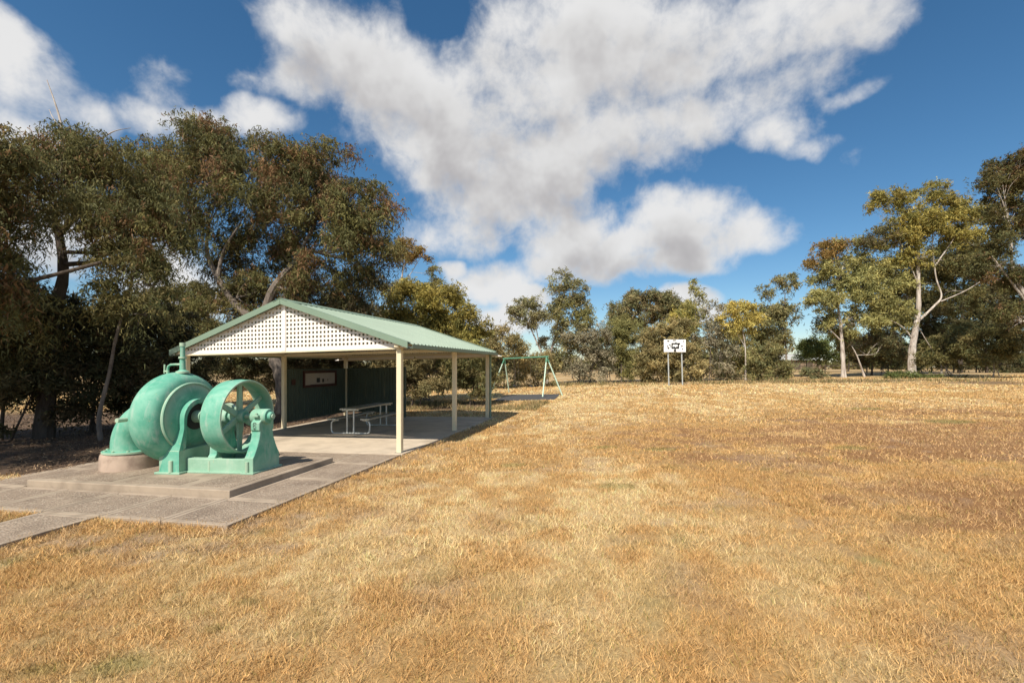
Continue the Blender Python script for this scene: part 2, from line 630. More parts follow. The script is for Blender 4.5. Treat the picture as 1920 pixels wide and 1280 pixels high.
def turf(X, Y):
    """surface colour (linear) and cover of the dry turf"""
    u, v = uv_of(X, Y)
    n_big = fbm(X, Y, 5.0, 1)
    n_mid = fbm(X * 1.0, Y * 0.6, 1.3, 11)
    n_sml = fbm(X, Y, 0.34, 21, 3)
    # mowing streaks run with the paving
    n_str = fbm(u * 3.0, v * 0.55, 2.4, 31)
    straw = np.array([0.68, 0.465, 0.222])
    pale = np.array([0.78, 0.575, 0.315])
    ochre = np.array([0.57, 0.362, 0.152])
    olive = np.array([0.40, 0.285, 0.10])
    t = np.clip((n_big - 0.5) * 0.6 + (n_mid - 0.5) * 1.5 + (n_str - 0.5) * 0.9 + (n_sml - 0.5) * 1.9 + 0.56, 0, 1)[..., None]
    far = sstep(Y, 7, 22)[..., None]
    t = np.clip(t + 0.22 * far, 0, 1)
    c = ochre * (1 - t) + straw * t
    tp = sstep(t[..., 0], 0.62, 1.0)[..., None]
    c = c * (1 - tp) + pale * tp
    # tan-olive tint in the foreground
    fo = (sstep(n_sml + 0.5 * n_mid, 0.72, 1.0) * sstep(-Y, -6.5, -3.0))[..., None] * 0.55
    c = c * (1 - fo) + olive * fo
    # red-brown bare soil on the right of the field
    red = np.exp(-((X - 10.5) / 6.0) ** 2 - ((Y - 10.0) / 4.0) ** 2) * 1.35 + np.exp(-((X - 5.6) / 1.9) ** 2 - ((Y - 5.1) / 1.3) ** 2) * 1.2 \
        + np.exp(-((X - 3.6) / 2.4) ** 2 - ((Y - 9.5) / 2.4) ** 2) * 0.45 + np.exp(-((X - 16) / 6.0) ** 2 - ((Y - 17) / 4.0) ** 2) * 0.5
    n_red = fbm(X * 0.5, Y * 1.2, 1.1, 81)
    red = sstep(red * (0.1 + 1.7 * n_red) + 1.5 * (n_sml - 0.5), 0.34, 0.95) * 0.9
    # greyish bare strip along the paving edge
    near_edge = np.maximum(np.exp(-(u / 0.8) ** 2) * (v > -0.6) * (v < 9) * (u < 0.05) * 0.9,
                           np.exp(-((v + 0.55) / 0.5) ** 2) * (u > -0.5) * (u < 2.4))
    grey = sstep(near_edge * (0.2 + 0.9 * n_mid) + 1.5 * (fbm(X, Y, 0.2, 97, 2) - 0.5), 0.3, 0.85) * 0.75
    spots = sstep(fbm(X, Y, 0.7, 41), 0.62, 0.76) * 0.4
    grey = np.maximum(grey, spots * (Y < 14))
    green = np.zeros_like(X)
    for gx, gy, r in GREEN:
        p = gp(gx, gy)
        green = np.maximum(green, np.exp(-(((X - p[0]) / r) ** 2 + ((Y - p[1]) / (r * 0.55)) ** 2)) * (0.5 + n_sml))
    green = sstep(green, 0.3, 0.75) * 0.6
    green = np.maximum(green, sstep(fbm(X, Y, 0.55, 51), 0.66, 0.80) * 0.25 * (Y < 8))
    # leaf litter and bare earth beneath the trees
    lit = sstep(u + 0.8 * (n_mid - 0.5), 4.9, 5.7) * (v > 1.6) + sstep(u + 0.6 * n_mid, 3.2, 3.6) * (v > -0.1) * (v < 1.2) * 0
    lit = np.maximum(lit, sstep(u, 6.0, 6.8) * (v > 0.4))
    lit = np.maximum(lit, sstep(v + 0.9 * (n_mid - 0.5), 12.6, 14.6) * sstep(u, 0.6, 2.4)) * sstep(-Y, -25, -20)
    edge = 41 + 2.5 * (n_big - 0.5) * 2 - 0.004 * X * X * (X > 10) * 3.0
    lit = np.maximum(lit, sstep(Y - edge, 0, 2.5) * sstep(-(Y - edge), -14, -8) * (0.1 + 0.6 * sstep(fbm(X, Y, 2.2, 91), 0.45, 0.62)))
    return c, red[..., None], grey[..., None], green[..., None], np.clip(lit, 0, 1)[..., None]


def ground_colour(X, Y, soil=True):
    c, red, grey, green, lit = turf(X, Y)
    k = 0.60 if soil else 1.0  # soil dimmed: shade between the blades is put into its colour
    c = c * k
    c = c * (1 - red) + (np.array([0.23, 0.118, 0.050]) if soil else np.array([0.53, 0.345, 0.17])) * red
    c = c * (1 - grey) + (np.array([0.30, 0.215, 0.15]) if soil else np.array([0.44, 0.315, 0.18])) * grey
    c = c * (1 - green) + np.array([0.23, 0.215, 0.075]) * green
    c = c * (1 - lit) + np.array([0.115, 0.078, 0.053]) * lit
    return c


def spaced(lo, hi, fine, f0, f1, growth=1.12):
    xs = list(np.arange(f0, f1 + 1e-6, fine))
    s = fine
    while xs[-1] < hi:
        s *= growth
        xs.append(xs[-1] + s)
    s = fine
    while xs[0] > lo:
        s *= growth
        xs.insert(0, xs[0] - s)
    return np.array(xs)


gx = spaced(-1500, 1500, 0.15, -13, 13, 1.07)
gy = spaced(-300, 2600, 0.15, 2.0, 18, 1.06)
GX, GY = np.meshgrid(gx, gy)
nx, ny = len(gx), len(gy)
rough_z = (fbm(GX, GY, 0.5, 61, 3) - 0.5) * 0.03 * (np.abs(GX) < 60)
uu, vv = uv_of(GX, GY)
paved = ((uu > -0.25) & (uu < 6.1) & (vv > -0.2) & (vv < 11.2)) | ((uu > 1.6) & (uu < 3.3) & (vv > -6) & (vv < 0.2))
rough_z = np.where(paved, -0.03, rough_z - 0.004)
GZ = gz(GX) + rough_z
gv = np.stack([GX, GY, GZ], -1).reshape(-1, 3)
ii = np.arange(nx * ny).reshape(ny, nx)
quads = np.stack([ii[:-1, :-1], ii[:-1, 1:], ii[1:, 1:], ii[1:, :-1]], -1).reshape(-1, 4)
me = bpy.data.meshes.new('ground')
me.vertices.add(len(gv))
me.vertices.foreach_set('co', gv.astype(np.float32).ravel())
me.loops.add(quads.size)
me.loops.foreach_set('vertex_index', quads.astype(np.int32).ravel())
me.polygons.add(len(quads))
me.polygons.foreach_set('loop_start', np.arange(0, quads.size, 4, dtype=np.int32))
ca = me.color_attributes.new('col', 'FLOAT_COLOR', 'POINT')
gc = np.ones((len(gv), 4), np.float32)
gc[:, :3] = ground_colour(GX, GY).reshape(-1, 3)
ca.data.foreach_set('color', gc.ravel())
me.materials.append(M['ground'])
me.update()
me.validate()
me.polygons.foreach_set('use_smooth', [True] * len(me.polygons))
ground = bpy.data.objects.new('ground', me)
COL.objects.link(ground)
kind(ground, 'structure')

# ------------------------------------------------------------------ paving, pad and shelter floor
def slab_mesh(u0, u1, v0, v1, border=0.07, top=0.03, gap=0.006):
    """one cast slab: smooth border round a sunken exposed-aggregate field"""
    u0, u1, v0, v1 = u0 + gap, u1 - gap, v0 + gap, v1 - gap
    a = MB()
    o = [(u0, v0), (u1, v0), (u1, v1), (u0, v1)]
    i = [(u0 + border, v0 + border), (u1 - border, v0 + border), (u1 - border, v1 - border), (u0 + border, v1 - border)]
    for k in range(4):
        q = [o[k], o[(k + 1) % 4], i[(k + 1) % 4], i[k]]
        a.prism(q, lambda p: W(p[0], p[1], -0.09), lambda p: W(p[0], p[1], top))
    b = MB()
    b.prism(i, lambda p: W(p[0], p[1], -0.09), lambda p: W(p[0], p[1], top - 0.004))
    return a, b


path_bed = MB()
path_bed.prism([(0.02, 0.02), (6.0, 0.02), (6.0, 4.15), (0.02, 4.15)], lambda p: W(p[0], p[1], -0.12), lambda p: W(p[0], p[1], 0.012))
path_bed.prism([(1.91, -6.0), (2.86, -6.0), (2.86, 0.015), (1.91, 0.015)], lambda p: W(p[0], p[1], -0.12), lambda p: W(p[0], p[1], 0.012))
footpath = path_bed.build('footpath', M['edge'])
kind(footpath, 'structure')
slabs = []
us = [0.0, 0.95, 1.9, 2.86, 3.85, 4.8, 5.75]
for a0, a1 in zip(us[:-1], us[1:]):
    slabs.append((a0, a1, 0.0, 0.94))
slabs += [(0.0, 0.93, 0.94, 2.1), (0.0, 0.93, 2.1, 3.28), (0.0, 0.93, 3.28, 4.18)]
for a0, a1 in zip([0.93, 2.2, 3.5, 4.8], [2.2, 3.5, 4.8, 5.75]):
    slabs.append((a0, a1, 3.3, 4.18))
slabs += [(4.82, 5.75, 0.94, 2.1), (4.82, 5.75, 2.1, 3.3)]
for k in range(5):
    slabs.append((1.9, 2.86, -0.98 * (k + 1), -0.98 * k))
for s in slabs:
    e, fld = slab_mesh(*s)
    so = e.build('slab', M['edge'], footpath, bevel=0.006)
    fld.build('aggregate_field', M['agg'], so)

pad = MB()
pad.prism([(0.93, 0.955), (4.78, 0.955), (4.78, 3.28), (0.93, 3.28)], lambda p: W(p[0], p[1], -0.05), lambda p: W(p[0], p[1], 0.128))
pump_pad = pad.build('pump_platform', M['edge'], bevel=0.012)
tag(pump_pad, 'low weathered concrete platform the green pump stands on', 'platform')
for q in [(1.05, 1.75, 1.08, 3.16), (3.25, 4.66, 1.08, 3.16), (1.95, 3.05, 1.08, 1.42)]:
    m2 = MB()
    m2.prism([(q[0], q[2]), (q[1], q[2]), (q[1], q[3]), (q[0], q[3])], lambda p: W(p[0], p[1], 0.10), lambda p: W(p[0], p[1], 0.132))
    m2.build('aggregate_field', M['agg'], pump_pad)

fl = MB()
fl.prism([(-0.02, 4.19), (5.8, 4.19), (5.8, 10.95), (-0.02, 10.95)], lambda p: W(p[0], p[1], -0.12), lambda p: W(p[0], p[1], 0.035))
floor = fl.build('shelter_floor', M['slab'], bevel=0.008)
kind(floor, 'structure')

mat_m = MB()
mat_m.prism([tuple(p) for p in MAT_POLY], lambda p: (p[0], p[1], gz(p[0]) - 0.03), lambda p: (p[0], p[1], gz(p[0]) + 0.03))
mat_o = mat_m.build('rubber_mat', M['rubber'], bevel=0.01)
tag(mat_o, 'dark grey rubber safety mat beneath the swing set', 'mat')

# ------------------------------------------------------------------ picnic shelter
PU0, PU1 = 0.12, 5.58
PV = [4.36, 7.54, 10.72]
PM = (PU0 + PU1) / 2
shelter = thing('picnic_shelter', 'open gabled picnic shelter with green roof, cream posts and white lattice gable', 'shelter', W(PM, 7.5, 0.0))
H0 = 2.20           # underside of the perimeter beams
for v in PV:
    for u in (PU0, PU1):
        b = MB()
        b.box((u - 0.055, v - 0.055, 0.036), (u + 0.055, v + 0.055, H0 + 0.10), W)
        po = b.build('post', M['cream'], shelter, bevel=0.012)
        c = MB()
        c.box((u - 0.075, v - 0.075, 0.034), (u + 0.075, v + 0.075, 0.046), W)
        c.build('base_plate', M['alu'], po)
for u in (PU0, PU1):
    b = MB()
    b.box((u - 0.05, PV[0] - 0.16, H0 + 0.001), (u + 0.05, PV[2] + 0.16, H0 + 0.15), W)
    b.build('eave_beam', M['cream'], shelter, bevel=0.006)
for v in PV:
    b = MB()
    d = 0.10 if v != PV[1] else 0.08
    b.box((PU0 + 0.052, v - 0.04, H0 + 0.002), (PU1 - 0.052, v + 0.04, H0 + d), W)
    b.build('tie_beam', M['cream'], shelter, bevel=0.006)
APEX = 3.30
EAVE_U = 0.27       # roof overhang past the posts
SL = (APEX - (H0 + 0.155)) / (PM - PU0)


def roof_h(u):
    return APEX - SL * abs(u - PM)


# rafters and purlins
for v in PV:
    for s in (-1, 1):
        ue = PU0 if s < 0 else PU1
        pts = [(ue, H0 + 0.11), (PM, APEX - 0.14), (PM, APEX - 0.035), (ue, H0 + 0.13)]
        b = MB()
        b.prism(pts, lambda p: W(p[0], v - 0.03, p[1]), lambda p: W(p[0], v + 0.03, p[1]))
        b.build('rafter', M['cream'], shelter)
for s in (-1, 1):
    for fr in (0.25, 0.5, 0.75):
        u = PM + s * (PM - PU0) * fr
        hh = roof_h(u)
        b = MB()
        b.box((u - 0.035, PV[0] - 0.1, hh - 0.075), (u + 0.035, PV[2] + 0.1, hh - 0.02), W)
        b.build('purlin', M['cream'], shelter)
# ribbed roof sheets, one object each
RV0, RV1 = PV[0] - 0.17, PV[2] + 0.17
nsh = 9
shw = (RV1 - RV0) / nsh
for s in (-1, 1):
    ue = PM + s * (PM - PU0 + EAVE_U)
    um = PM + s * 0.02
    he, hm = roof_h(ue), roof_h(um)
    for k in range(nsh):
        v0 = RV0 + k * shw
        prof = []
        nr = 4
        for r in range(nr):
            c0 = v0 + (r + 0.5) * shw / nr
            prof += [(c0 - 0.062, 0.0), (c0 - 0.03, 0.0), (c0 - 0.018, 0.022), (c0 + 0.018, 0.022), (c0 + 0.03, 0.0)]
        prof = [(v0, 0.0)] + prof + [(v0 + shw - 0.002, 0.0)]
        vsx, fsx = [], []
        for vv_, hh_ in prof:
            vsx += [W(ue, vv_, he + hh_), W(um, vv_, hm + hh_), W(ue, vv_, he + hh_ - 0.006), W(um, vv_, hm + hh_ - 0.006)]
        for q in range(len(prof) - 1):
            a = q * 4
            fsx += [(a, a + 4, a + 5, a + 1), (a + 2, a + 3, a + 7, a + 6), (a, a + 2, a + 6, a + 4), (a + 1, a + 5, a + 7, a + 3)]
        b = MB()
        b.add(vsx, fsx)
        b.build('roof_sheet', M['roof'], shelter)
# ridge cap
b = MB()
for s in (-1, 1):
    u1_ = PM + s * 0.17
    pts = [(PM, APEX + 0.045), (u1_, roof_h(u1_) + 0.03), (u1_, roof_h(u1_) + 0.024), (PM, APEX + 0.037)]
    b.prism(pts, lambda p: W(p[0], RV0 - 0.04, p[1]), lambda p: W(p[0], RV1 + 0.04, p[1]))
b.build('ridge_cap', M['roof'], shelter)
# barge cappings on both gables: face plus turned-over top
for vb, sg in ((RV0, -1), (RV1, 1)):
    for s in (-1, 1):
        ue = PM + s * (PM - PU0 + EAVE_U)
        u0_ = PM + s * 0.004
        pts = [(u0_, roof_h(u0_) + 0.042), (ue, roof_h(ue) + 0.042), (ue, roof_h(ue) - 0.085), (u0_, roof_h(u0_) - 0.085)]
        b = MB()
        va, vb2 = vb + sg * 0.004, vb + sg * 0.03
        b.prism(pts, lambda p: W(p[0], va, p[1]), lambda p: W(p[0], vb2, p[1]))
        pts2 = [(u0_, roof_h(u0_) + 0.036), (ue, roof_h(ue) + 0.036), (ue, roof_h(ue) + 0.030), (u0_, roof_h(u0_) + 0.030)]
        vc = vb - sg * 0.12
        b.prism(pts2, lambda p: W(p[0], vc, p[1]), lambda p: W(p[0], va - sg * 0.001, p[1]))
        b.build('barge_capping', M['roof'], shelter)
# gutters
for s in (-1, 1):
    ue = PM + s * (PM - PU0 + EAVE_U)
    hh = roof_h(ue)
    b = MB()
    ui, uo = ue - s * 0.06, ue + s * 0.07
    for q in ([(ui, hh - 0.09), (uo, hh - 0.09), (uo, hh - 0.085), (ui, hh - 0.085)],
              [(uo, hh - 0.09), (uo + s * 0.006, hh - 0.09), (uo + s * 0.006, hh - 0.015), (uo, hh - 0.015)],
              [(ui - s * 0.006, hh - 0.09), (ui, hh - 0.09), (ui, hh - 0.03), (ui - s * 0.006, hh - 0.03)]):
        b.prism(q, lambda p: W(p[0], RV0 + 0.05, p[1]), lambda p: W(p[0], RV1 - 0.05, p[1]))
    b.build('gutter', M['roof'], shelter)
# downpipe at the back right post
b = MB()
b.tube([W(PU0 - 0.10, PV[2] + 0.02, 0.04), W(PU0 - 0.10, PV[2] + 0.02, H0 + 0.02), W(PU0 - 0.2, PV[2] + 0.02, H0 + 0.10)], 0.035, 10)
b.build('downpipe', M['roof'], shelter, smooth=True)


def lattice(s, v, front):
    """half a gable of square-holed lattice sheet"""
    b = MB()
    pitch, hole = 0.0925, 0.047
    base = H0 - 0.005 - (0.0 if front else 0.07)
    inner = 0.035
    thick = 0.006
    va, vb_ = v - thick / 2, v + thick / 2

    def umax(h):
        return (APEX - 0.055 - h) / SL

    def piece(u0, u1, h0, h1):
        """clip a rectangle to the sloping edge"""
        a0, a1 = min(u1, umax(h0)), min(u1, umax(h1))
        if a0 <= u0 + 0.002:
            return
        poly = [(u0, h0), (a0, h0)]
        if a1 > u0:
            if a0 >= u1 - 1e-6 and a1 < u1 - 1e-6:
                hs = APEX - 0.055 - u1 * SL
                poly.append((u1, hs))
            poly += [(a1, h1), (u0, h1)]
        else:
            hs = APEX - 0.055 - u0 * SL
            poly.append((u0, hs))
        poly = [(PM + s * p[0], p[1]) for p in poly]
        b.prism(poly, lambda p: W(p[0], va, p[1]), lambda p: W(p[0], vb_, p[1]))
    top = APEX - 0.07
    h = base
    first = 0.085
    piece(inner, 99, h, h + first)
    h += first
    while h + pitch < top:
        # hole row, then solid row
        u = inner + 0.03
        piece(inner, u, h, h + hole)
        while True:
            if u + hole + 0.03 > umax(h + hole):
                piece(u, 99, h, h + hole)
                break
            piece(u + hole, u + pitch, h, h + hole)
            u += pitch
            if u > 6:
                break
        piece(inner, 99, h + hole, h + pitch)
        h += pitch
    piece(inner, 99, h, top)
    return b


for v, fr in ((PV[0] - 0.075, True), (PV[2] + 0.075, False)):
    for s in (-1, 1):
        lattice(s, v, fr).build('lattice_panel', M['lattice'], shelter)
    b = MB()
    b.box((PM - 0.055, v - 0.02, H0 - 0.004), (PM + 0.055, v + 0.02, APEX - 0.07), W)
    b.build('lattice_joint', M['lattice'], shelter)
    b = MB()
    dz_ = 0.0 if fr else 0.07
    b.box((PU0 - 0.05, v - 0.014, H0 - 0.035 - dz_), (PU1 + 0.05, v + 0.014, H0 - 0.0055 - dz_), W)
    b.build('bottom_rail', M['cream'], shelter)


def ribbed_wall(fn, length, h0, h1, nsheets):
    """vertical ribbed sheets; fn(s, depth, h) -> world"""
    out = []
    sw = length / nsheets
    for k in range(nsheets):
        prof = []
        nr = 7
        p = sw / nr
        for r in range(nr):
            a = k * sw + r * p
            prof += [(a + 0.001, 0.0), (a + p * 0.42, 0.0), (a + p * 0.52, 0.022), (a + p * 0.88, 0.022), (a + p * 0.97, 0.0)]
        vsx, fsx = [], []
        for s_, d_ in prof:
            vsx += [fn(s_, d_, h0), fn(s_, d_, h1), fn(s_, d_ + 0.006, h0), fn(s_, d_ + 0.006, h1)]
        for q in range(len(prof) - 1):
            a = q * 4
            fsx += [(a, a + 4, a + 5, a + 1), (a + 2, a + 3, a + 7, a + 6), (a, a + 2, a + 6, a + 4), (a + 1, a + 5, a + 7, a + 3)]
        b = MB()
        b.add(vsx, fsx)
        out.append(b)
    return out


SU = PU1 + 0.0
for b in ribbed_wall(lambda s, d, h: W(SU - d, PV[1] + 0.06 + s, h), PV[2] - PV[1] - 0.12, 0.22, 1.82, 4):
    b.build('wall_sheet', M['wall'], shelter)
for b in ribbed_wall(lambda s, d, h: W(PU1 - 0.06 - s, PV[2] - d, h), 2.28, 0.22, 1.82, 3):
    b.build('wall_sheet', M['wall'], shelter)
for hh in (0.24, 1.80):
    b = MB()
    b.box((SU - 0.02, PV[1] + 0.057, hh - 0.025), (SU + 0.03, PV[2] - 0.057, hh + 0.025), W)
    b.build('wall_rail', M['wall'], shelter)
    b = MB()
    b.box((PU1 - 2.36, PV[2] - 0.02, hh - 0.025), (PU1 - 0.057, PV[2] + 0.03, hh + 0.025), W)
    b.build('wall_rail', M['wall'], shelter)
b = MB()
b.box((PU1 - 2.42, PV[2] - 0.03, 0.036), (PU1 - 2.36, PV[2] + 0.03, 1.84), W)
b.build('wall_stud', M['wall'], shelter)

# notice board on the side wall
nb0, nb1 = PV[1] + 0.80, PV[1] + 2.52
nu = SU - 0.022
board = thing('notice_board', 'dark framed notice board with printed sheets on the shelter side wall', 'notice board', W(nu, (nb0 + nb1) / 2, 1.2))
b = MB()
b.box((nu - 0.022, nb0 + 0.06, 1.29), (nu - 0.010, nb1 - 0.06, 1.69), W)
b.build('backing', M['frame'], board)
fm = MB()
for lo, hi in (((nb0, 1.22), (nb1, 1.285)), ((nb0, 1.695), (nb1, 1.76)), ((nb0, 1.286), (nb0 + 0.065, 1.694)), ((nb1 - 0.065, 1.286), (nb1, 1.694))):
    fm.box((nu - 0.05, lo[0], lo[1]), (nu - 0.005, hi[0], hi[1]), W)
fm.build('frame', M['frame'], board)
ns = 6
sw_ = (nb1 - nb0 - 0.16) / ns
for k in range(ns):
    a0 = nb0 + 0.08 + k * sw_
    b = MB()
    lowh = 1.30 if k == 0 else 1.31
    b.box((nu - 0.0275, a0 + 0.003, lowh), (nu - 0.0235, a0 + sw_ - 0.003, 1.68), W)
    sh = b.build('paper_sheet', M['paper'], board)
    if k in (2, 3, 4):
        b = MB()
        z0 = 1.37 if k < 4 else 1.40
        b.box((nu - 0.0295, a0 + 0.05 + 0.03 * (k - 2), z0), (nu - 0.0277, a0 + sw_ - 0.04 - 0.04 * (k - 2), z0 + 0.15 - 0.035 * (k - 2)), W)
        b.build('printed_picture', M['black'], sh)
b = MB()
b.box((nu - 0.03, PV[1] + 0.28, 1.33), (nu - 0.012, PV[1] + 0.44, 1.50), W)
pl_ = b.build('wall_plaque', M['frame'], bevel=0.004)
tag(pl_, 'small dark red square plaque on the shelter wall next to the cream post', 'plaque')

# ------------------------------------------------------------------ picnic table
tab_c = gp(657, 816)
tu, tv = uv_of(tab_c[0], tab_c[1])
table = thing('picnic_table', 'grey slatted picnic table with attached benches on curved tube legs', 'picnic table', W(tu, tv + 1.0, 0.036))


def TW(x, y, h):      # x to the right, y along the table
    return W(tu - x, tv + y, 0.036 + h)


for k in range(4):
    x0 = -0.25 + k * 0.127
    b = MB()
    b.box((x0, -0.12, 0.66), (x0 + 0.119, 1.87, 0.70), TW)
    b.build('table_plank', M['alu'], table, bevel=0.004)
for sx in (-1, 1):
    for k in range(2):
        x0 = sx * 0.50 + (k - 1) * 0.135
        b = MB()
        b.box((x0, -0.12, 0.39), (x0 + 0.127, 1.87, 0.43), TW)
        b.build('bench_plank', M['alu'], table, bevel=0.004)
for y in (0.0, 1.75):
    pts = []
    for s in (-1, 1):
        arc = [(0.36, 0.375), (0.46, 0.372), (0.54, 0.345), (0.575, 0.29), (0.58, 0.20), (0.575, 0.09), (0.545, 0.035), (0.48, 0.024)]
        seq = [(s * x, h) for x, h in arc]
        pts = pts + (seq if s < 0 else seq[::-1])
    b = MB()
    b.tube([TW(x, y, h) for x, h in pts], 0.022, 10)
    b.build('tube_frame', M['galv'], table, smooth=True)
    for x in (-0.1, 0.1):
        b = MB()
        b.tube([TW(x, y, 0.04), TW(x, y, 0.30), TW(x, y, 0.655)], 0.022, 10)
        b.build('leg', M['galv'], table, smooth=True)
    b = MB()
    b.box((-0.24, y - 0.02, 0.63), (0.24, y + 0.02, 0.658), TW)
    b.build('top_bracket', M['galv'], table)

# ------------------------------------------------------------------ old pump
PA = math.radians(10.0)
AX = np.array([math.cos(PA), -math.sin(PA), 0.0])        # shaft axis, to the right
LX = -AX
SV = np.array([math.sin(PA), math.cos(PA), 0.0])         # to the back
ZH = np.array([0, 0, 1.0])
P0 = np.array([-4.06, 7.53, 0.0])
pad_top = 0.128


def PP(t, s, h):
    p = P0 + LX * t + SV * s
    return np.array([p[0], p[1], gz(p[0]) + pad_top + h])


SHH = 0.89
pump = thing('centrifugal_pump', 'large weathered mint green pump with belt wheel and pedestal on concrete platform', 'pump', PP(1.0, 0, 0))


def C(t, h=SHH, s=0.0):
    return PP(t, s, h)


def plathe(prof, t0=0.0, seg=48, closed=False, h=SHH, s=0.0):
    b = MB()
    slope = np.array([LX[0], LX[1], gz(1.0) * LX[0] * 1.0])
    b.lathe([(p[0], p[1]) for p in prof], C(t0, h, s), slope / np.linalg.norm(slope), SV, ZH, seg, closed)
    return b


# spiral casing: swollen body of revolution
prof = [(1.43, 0.50), (1.435, 0.555)]
for k in range(1, 11):
    a = -math.pi / 2 + math.pi / 2 * k / 10
    prof.append((1.72 + 0.28 * math.sin(a), 0.56 + 0.20 * max(0.0, math.cos(a)) ** 0.85))
for k in range(1, 12):
    a = math.pi / 2 * k / 12
    prof.append((1.72 + 0.31 * math.sin(a), 0.36 + 0.40 * max(0.0, math.cos(a)) ** 0.8))
prof += [(2.035, 0.37), (2.07, 0.31)]
plathe(prof, seg=72).build('casing', M['mint'], pump, smooth=True)
# side plate and its raised rim on the belt side
plathe([(1.36, 0.02), (1.36, 0.40), (1.415, 0.545), (1.44, 0.55), (1.5, 0.3)], seg=56).build('side_plate', M['mint'], pump, smooth=True)
plathe([(1.40, 0.546), (1.395, 0.556), (1.395, 0.572), (1.41, 0.582), (1.436, 0.58), (1.436, 0.546)], seg=72, closed=True).build('rim_ring', M['mint'], pump, smooth=True)
# suction elbow
path, rr = [C(1.9)], [0.29]
for k in range(13):
    a = math.pi / 2 * k / 12
    path.append(C(2.17 + 0.50 * math.sin(a), SHH - 0.50 + 0.50 * math.cos(a)))
    rr.append(0.285)
path.append(C(2.67, 0.30))
rr.append(0.285)
b = MB()
b.tube(path, rr, 28)
b.build('suction_elbow', M['mint'], pump, smooth=True)
b = MB()
b.lathe([(0.285, 0.40), (0.315, 0.40), (0.32, 0.385), (0.325, 0.30)], PP(2.67, 0, 0.0), ZH, LX, SV, 40)
fl_ = b.build('elbow_flange', M['mint'], pump, smooth=True)
for k in range(10):
    a = 2 * math.pi * k / 10 + 0.2
    p = PP(2.67, 0, 0.312) + 0.35 * (math.cos(a) * LX + math.sin(a) * SV)
    b = MB()
    b.tube([p, p + ZH * 0.03], 0.022, 6)
    b.build('bolt', M['mint'], fl_)
# discharge nozzle at the back
b = MB()
b.tube([PP(1.72, 0.2, 0.60), PP(1.70, 0.6, 0.62), PP(1.55, 0.95, 0.68)], [0.3, 0.27, 0.26], 28)
b.tube([PP(1.55, 0.94, 0.68), PP(1.535, 0.99, 0.685)], [0.36, 0.36], 28)
b.build('discharge_nozzle', M['mint'], pump, smooth=True)
# lug on the casing
b = MB()
p = C(1.98) + SV * -0.74 + ZH * 0.02
b.tube([p + SV * 0.08, p + SV * -0.07], 0.035, 10)
b.build('drain_plug', M['mint'], pump, smooth=True)
# vent riser
vx = C(1.62, SHH + 0.74)
b = MB()
b.lathe([(0, 0.10), (0.03, 0.10), (0.045, 0.07), (0.06, 0.045), (0.25, 0.042), (0.252, 0.06), (0.285, 0.06), (0.287, 0.036), (0.46, 0.036), (0.462, 0.045), (0.52, 0.045), (0.522, 0.03)],
        vx, ZH, LX, SV, 18)
b.build('vent_riser', M['mint'], pump, smooth=True)
b = MB()
q0 = vx + ZH * 0.15
b.tube([q0, q0 + LX * 0.15, q0 + LX * 0.24 + ZH * -0.005, q0 + LX * 0.285 + ZH * -0.03, q0 + LX * 0.30 + ZH * -0.08, q0 + LX * 0.30 + ZH * -0.22], 0.02, 10)
b.tube([q0 + LX * 0.36 + ZH * 0.0, q0 + LX * 0.365 + ZH * -0.15], 0.014, 8)
b.tube([q0 + LX * 0.28 + ZH * -0.12, q0 + LX * 0.37 + ZH * -0.12], 0.018, 8)
b.build('vent_branch', M['mint'], pump, smooth=True)

# bearing bracket: arched frame against the casing
def arch_outline(hw_top, hw_bot, hc, r, foot_h, n=14):
    pts = [(-hw_bot, 0.0), (-hw_bot, foot_h), (-hw_top * 1.12, foot_h + 0.20), (-hw_top, foot_h + 0.36)]
    for k in range(n + 1):
        a = math.pi - math.pi * k / n
        pts.append((r * math.cos(a), hc + r * math.sin(a)))
    pts += [(hw_top, foot_h + 0.36), (hw_top * 1.12, foot_h + 0.20), (hw_bot, foot_h), (hw_bot, 0.0)]
    return pts


outer = arch_outline(0.325, 0.42, SHH - 0.02, 0.325, 0.36)
inner = [(-0.29, 0.40), (-0.28, 0.60), (-0.272, SHH - 0.06)] + [(0.272 * math.cos(math.pi - math.pi * k / 14), SHH - 0.04 + 0.27 * math.sin(math.pi - math.pi * k / 14)) for k in range(15)] + [(0.272, SHH - 0.06), (0.28, 0.60), (0.29, 0.40)]


def leg_t(h):       # the bracket flares towards the casing at the foot
    return 1.45 + 0.20 * max(0.0, 1 - h / 0.62) ** 1.2


b = MB()
n = len(outer)
vsx = [PP(1.255, s, h) for s, h in outer] + [PP(leg_t(h), s, h) for s, h in outer]
fsx = [(i, i + 1, n + i + 1, n + i) for i in range(n - 1)]
b.add(vsx, fsx)
# front rim of the arch between outer and inner outline
no, ni = len(outer), len(inner)
ring_o = outer[1:-1]
res_i = []
for k in range(len(ring_o)):
    tt = k / (len(ring_o) - 1) * (ni - 1)
    i0 = min(int(tt), ni - 2)
    w_ = tt - i0
    res_i.append((inner[i0][0] * (1 - w_) + inner[i0 + 1][0] * w_, inner[i0][1] * (1 - w_) + inner[i0 + 1][1] * w_))
vo = [PP(1.255, s, h) for s, h in ring_o]
vi = [PP(1.255, s, h) for s, h in res_i]
vb_ = [PP(1.358, s, h) for s, h in res_i]
m_ = len(vo)
b.add(vo + vi + vb_, [(i, i + 1, m_ + i + 1, m_ + i) for i in range(m_ - 1)] + [(m_ + i, m_ + i + 1, 2 * m_ + i + 1, 2 * m_ + i) for i in range(m_ - 1)])
b.build('bearing_bracket', M['mint'], pump, smooth=True)
b = MB()
b.box((1.26, -0.418, 0.0), (1.64, 0.418, 0.385), lambda t, s, h: PP(t, s, h))
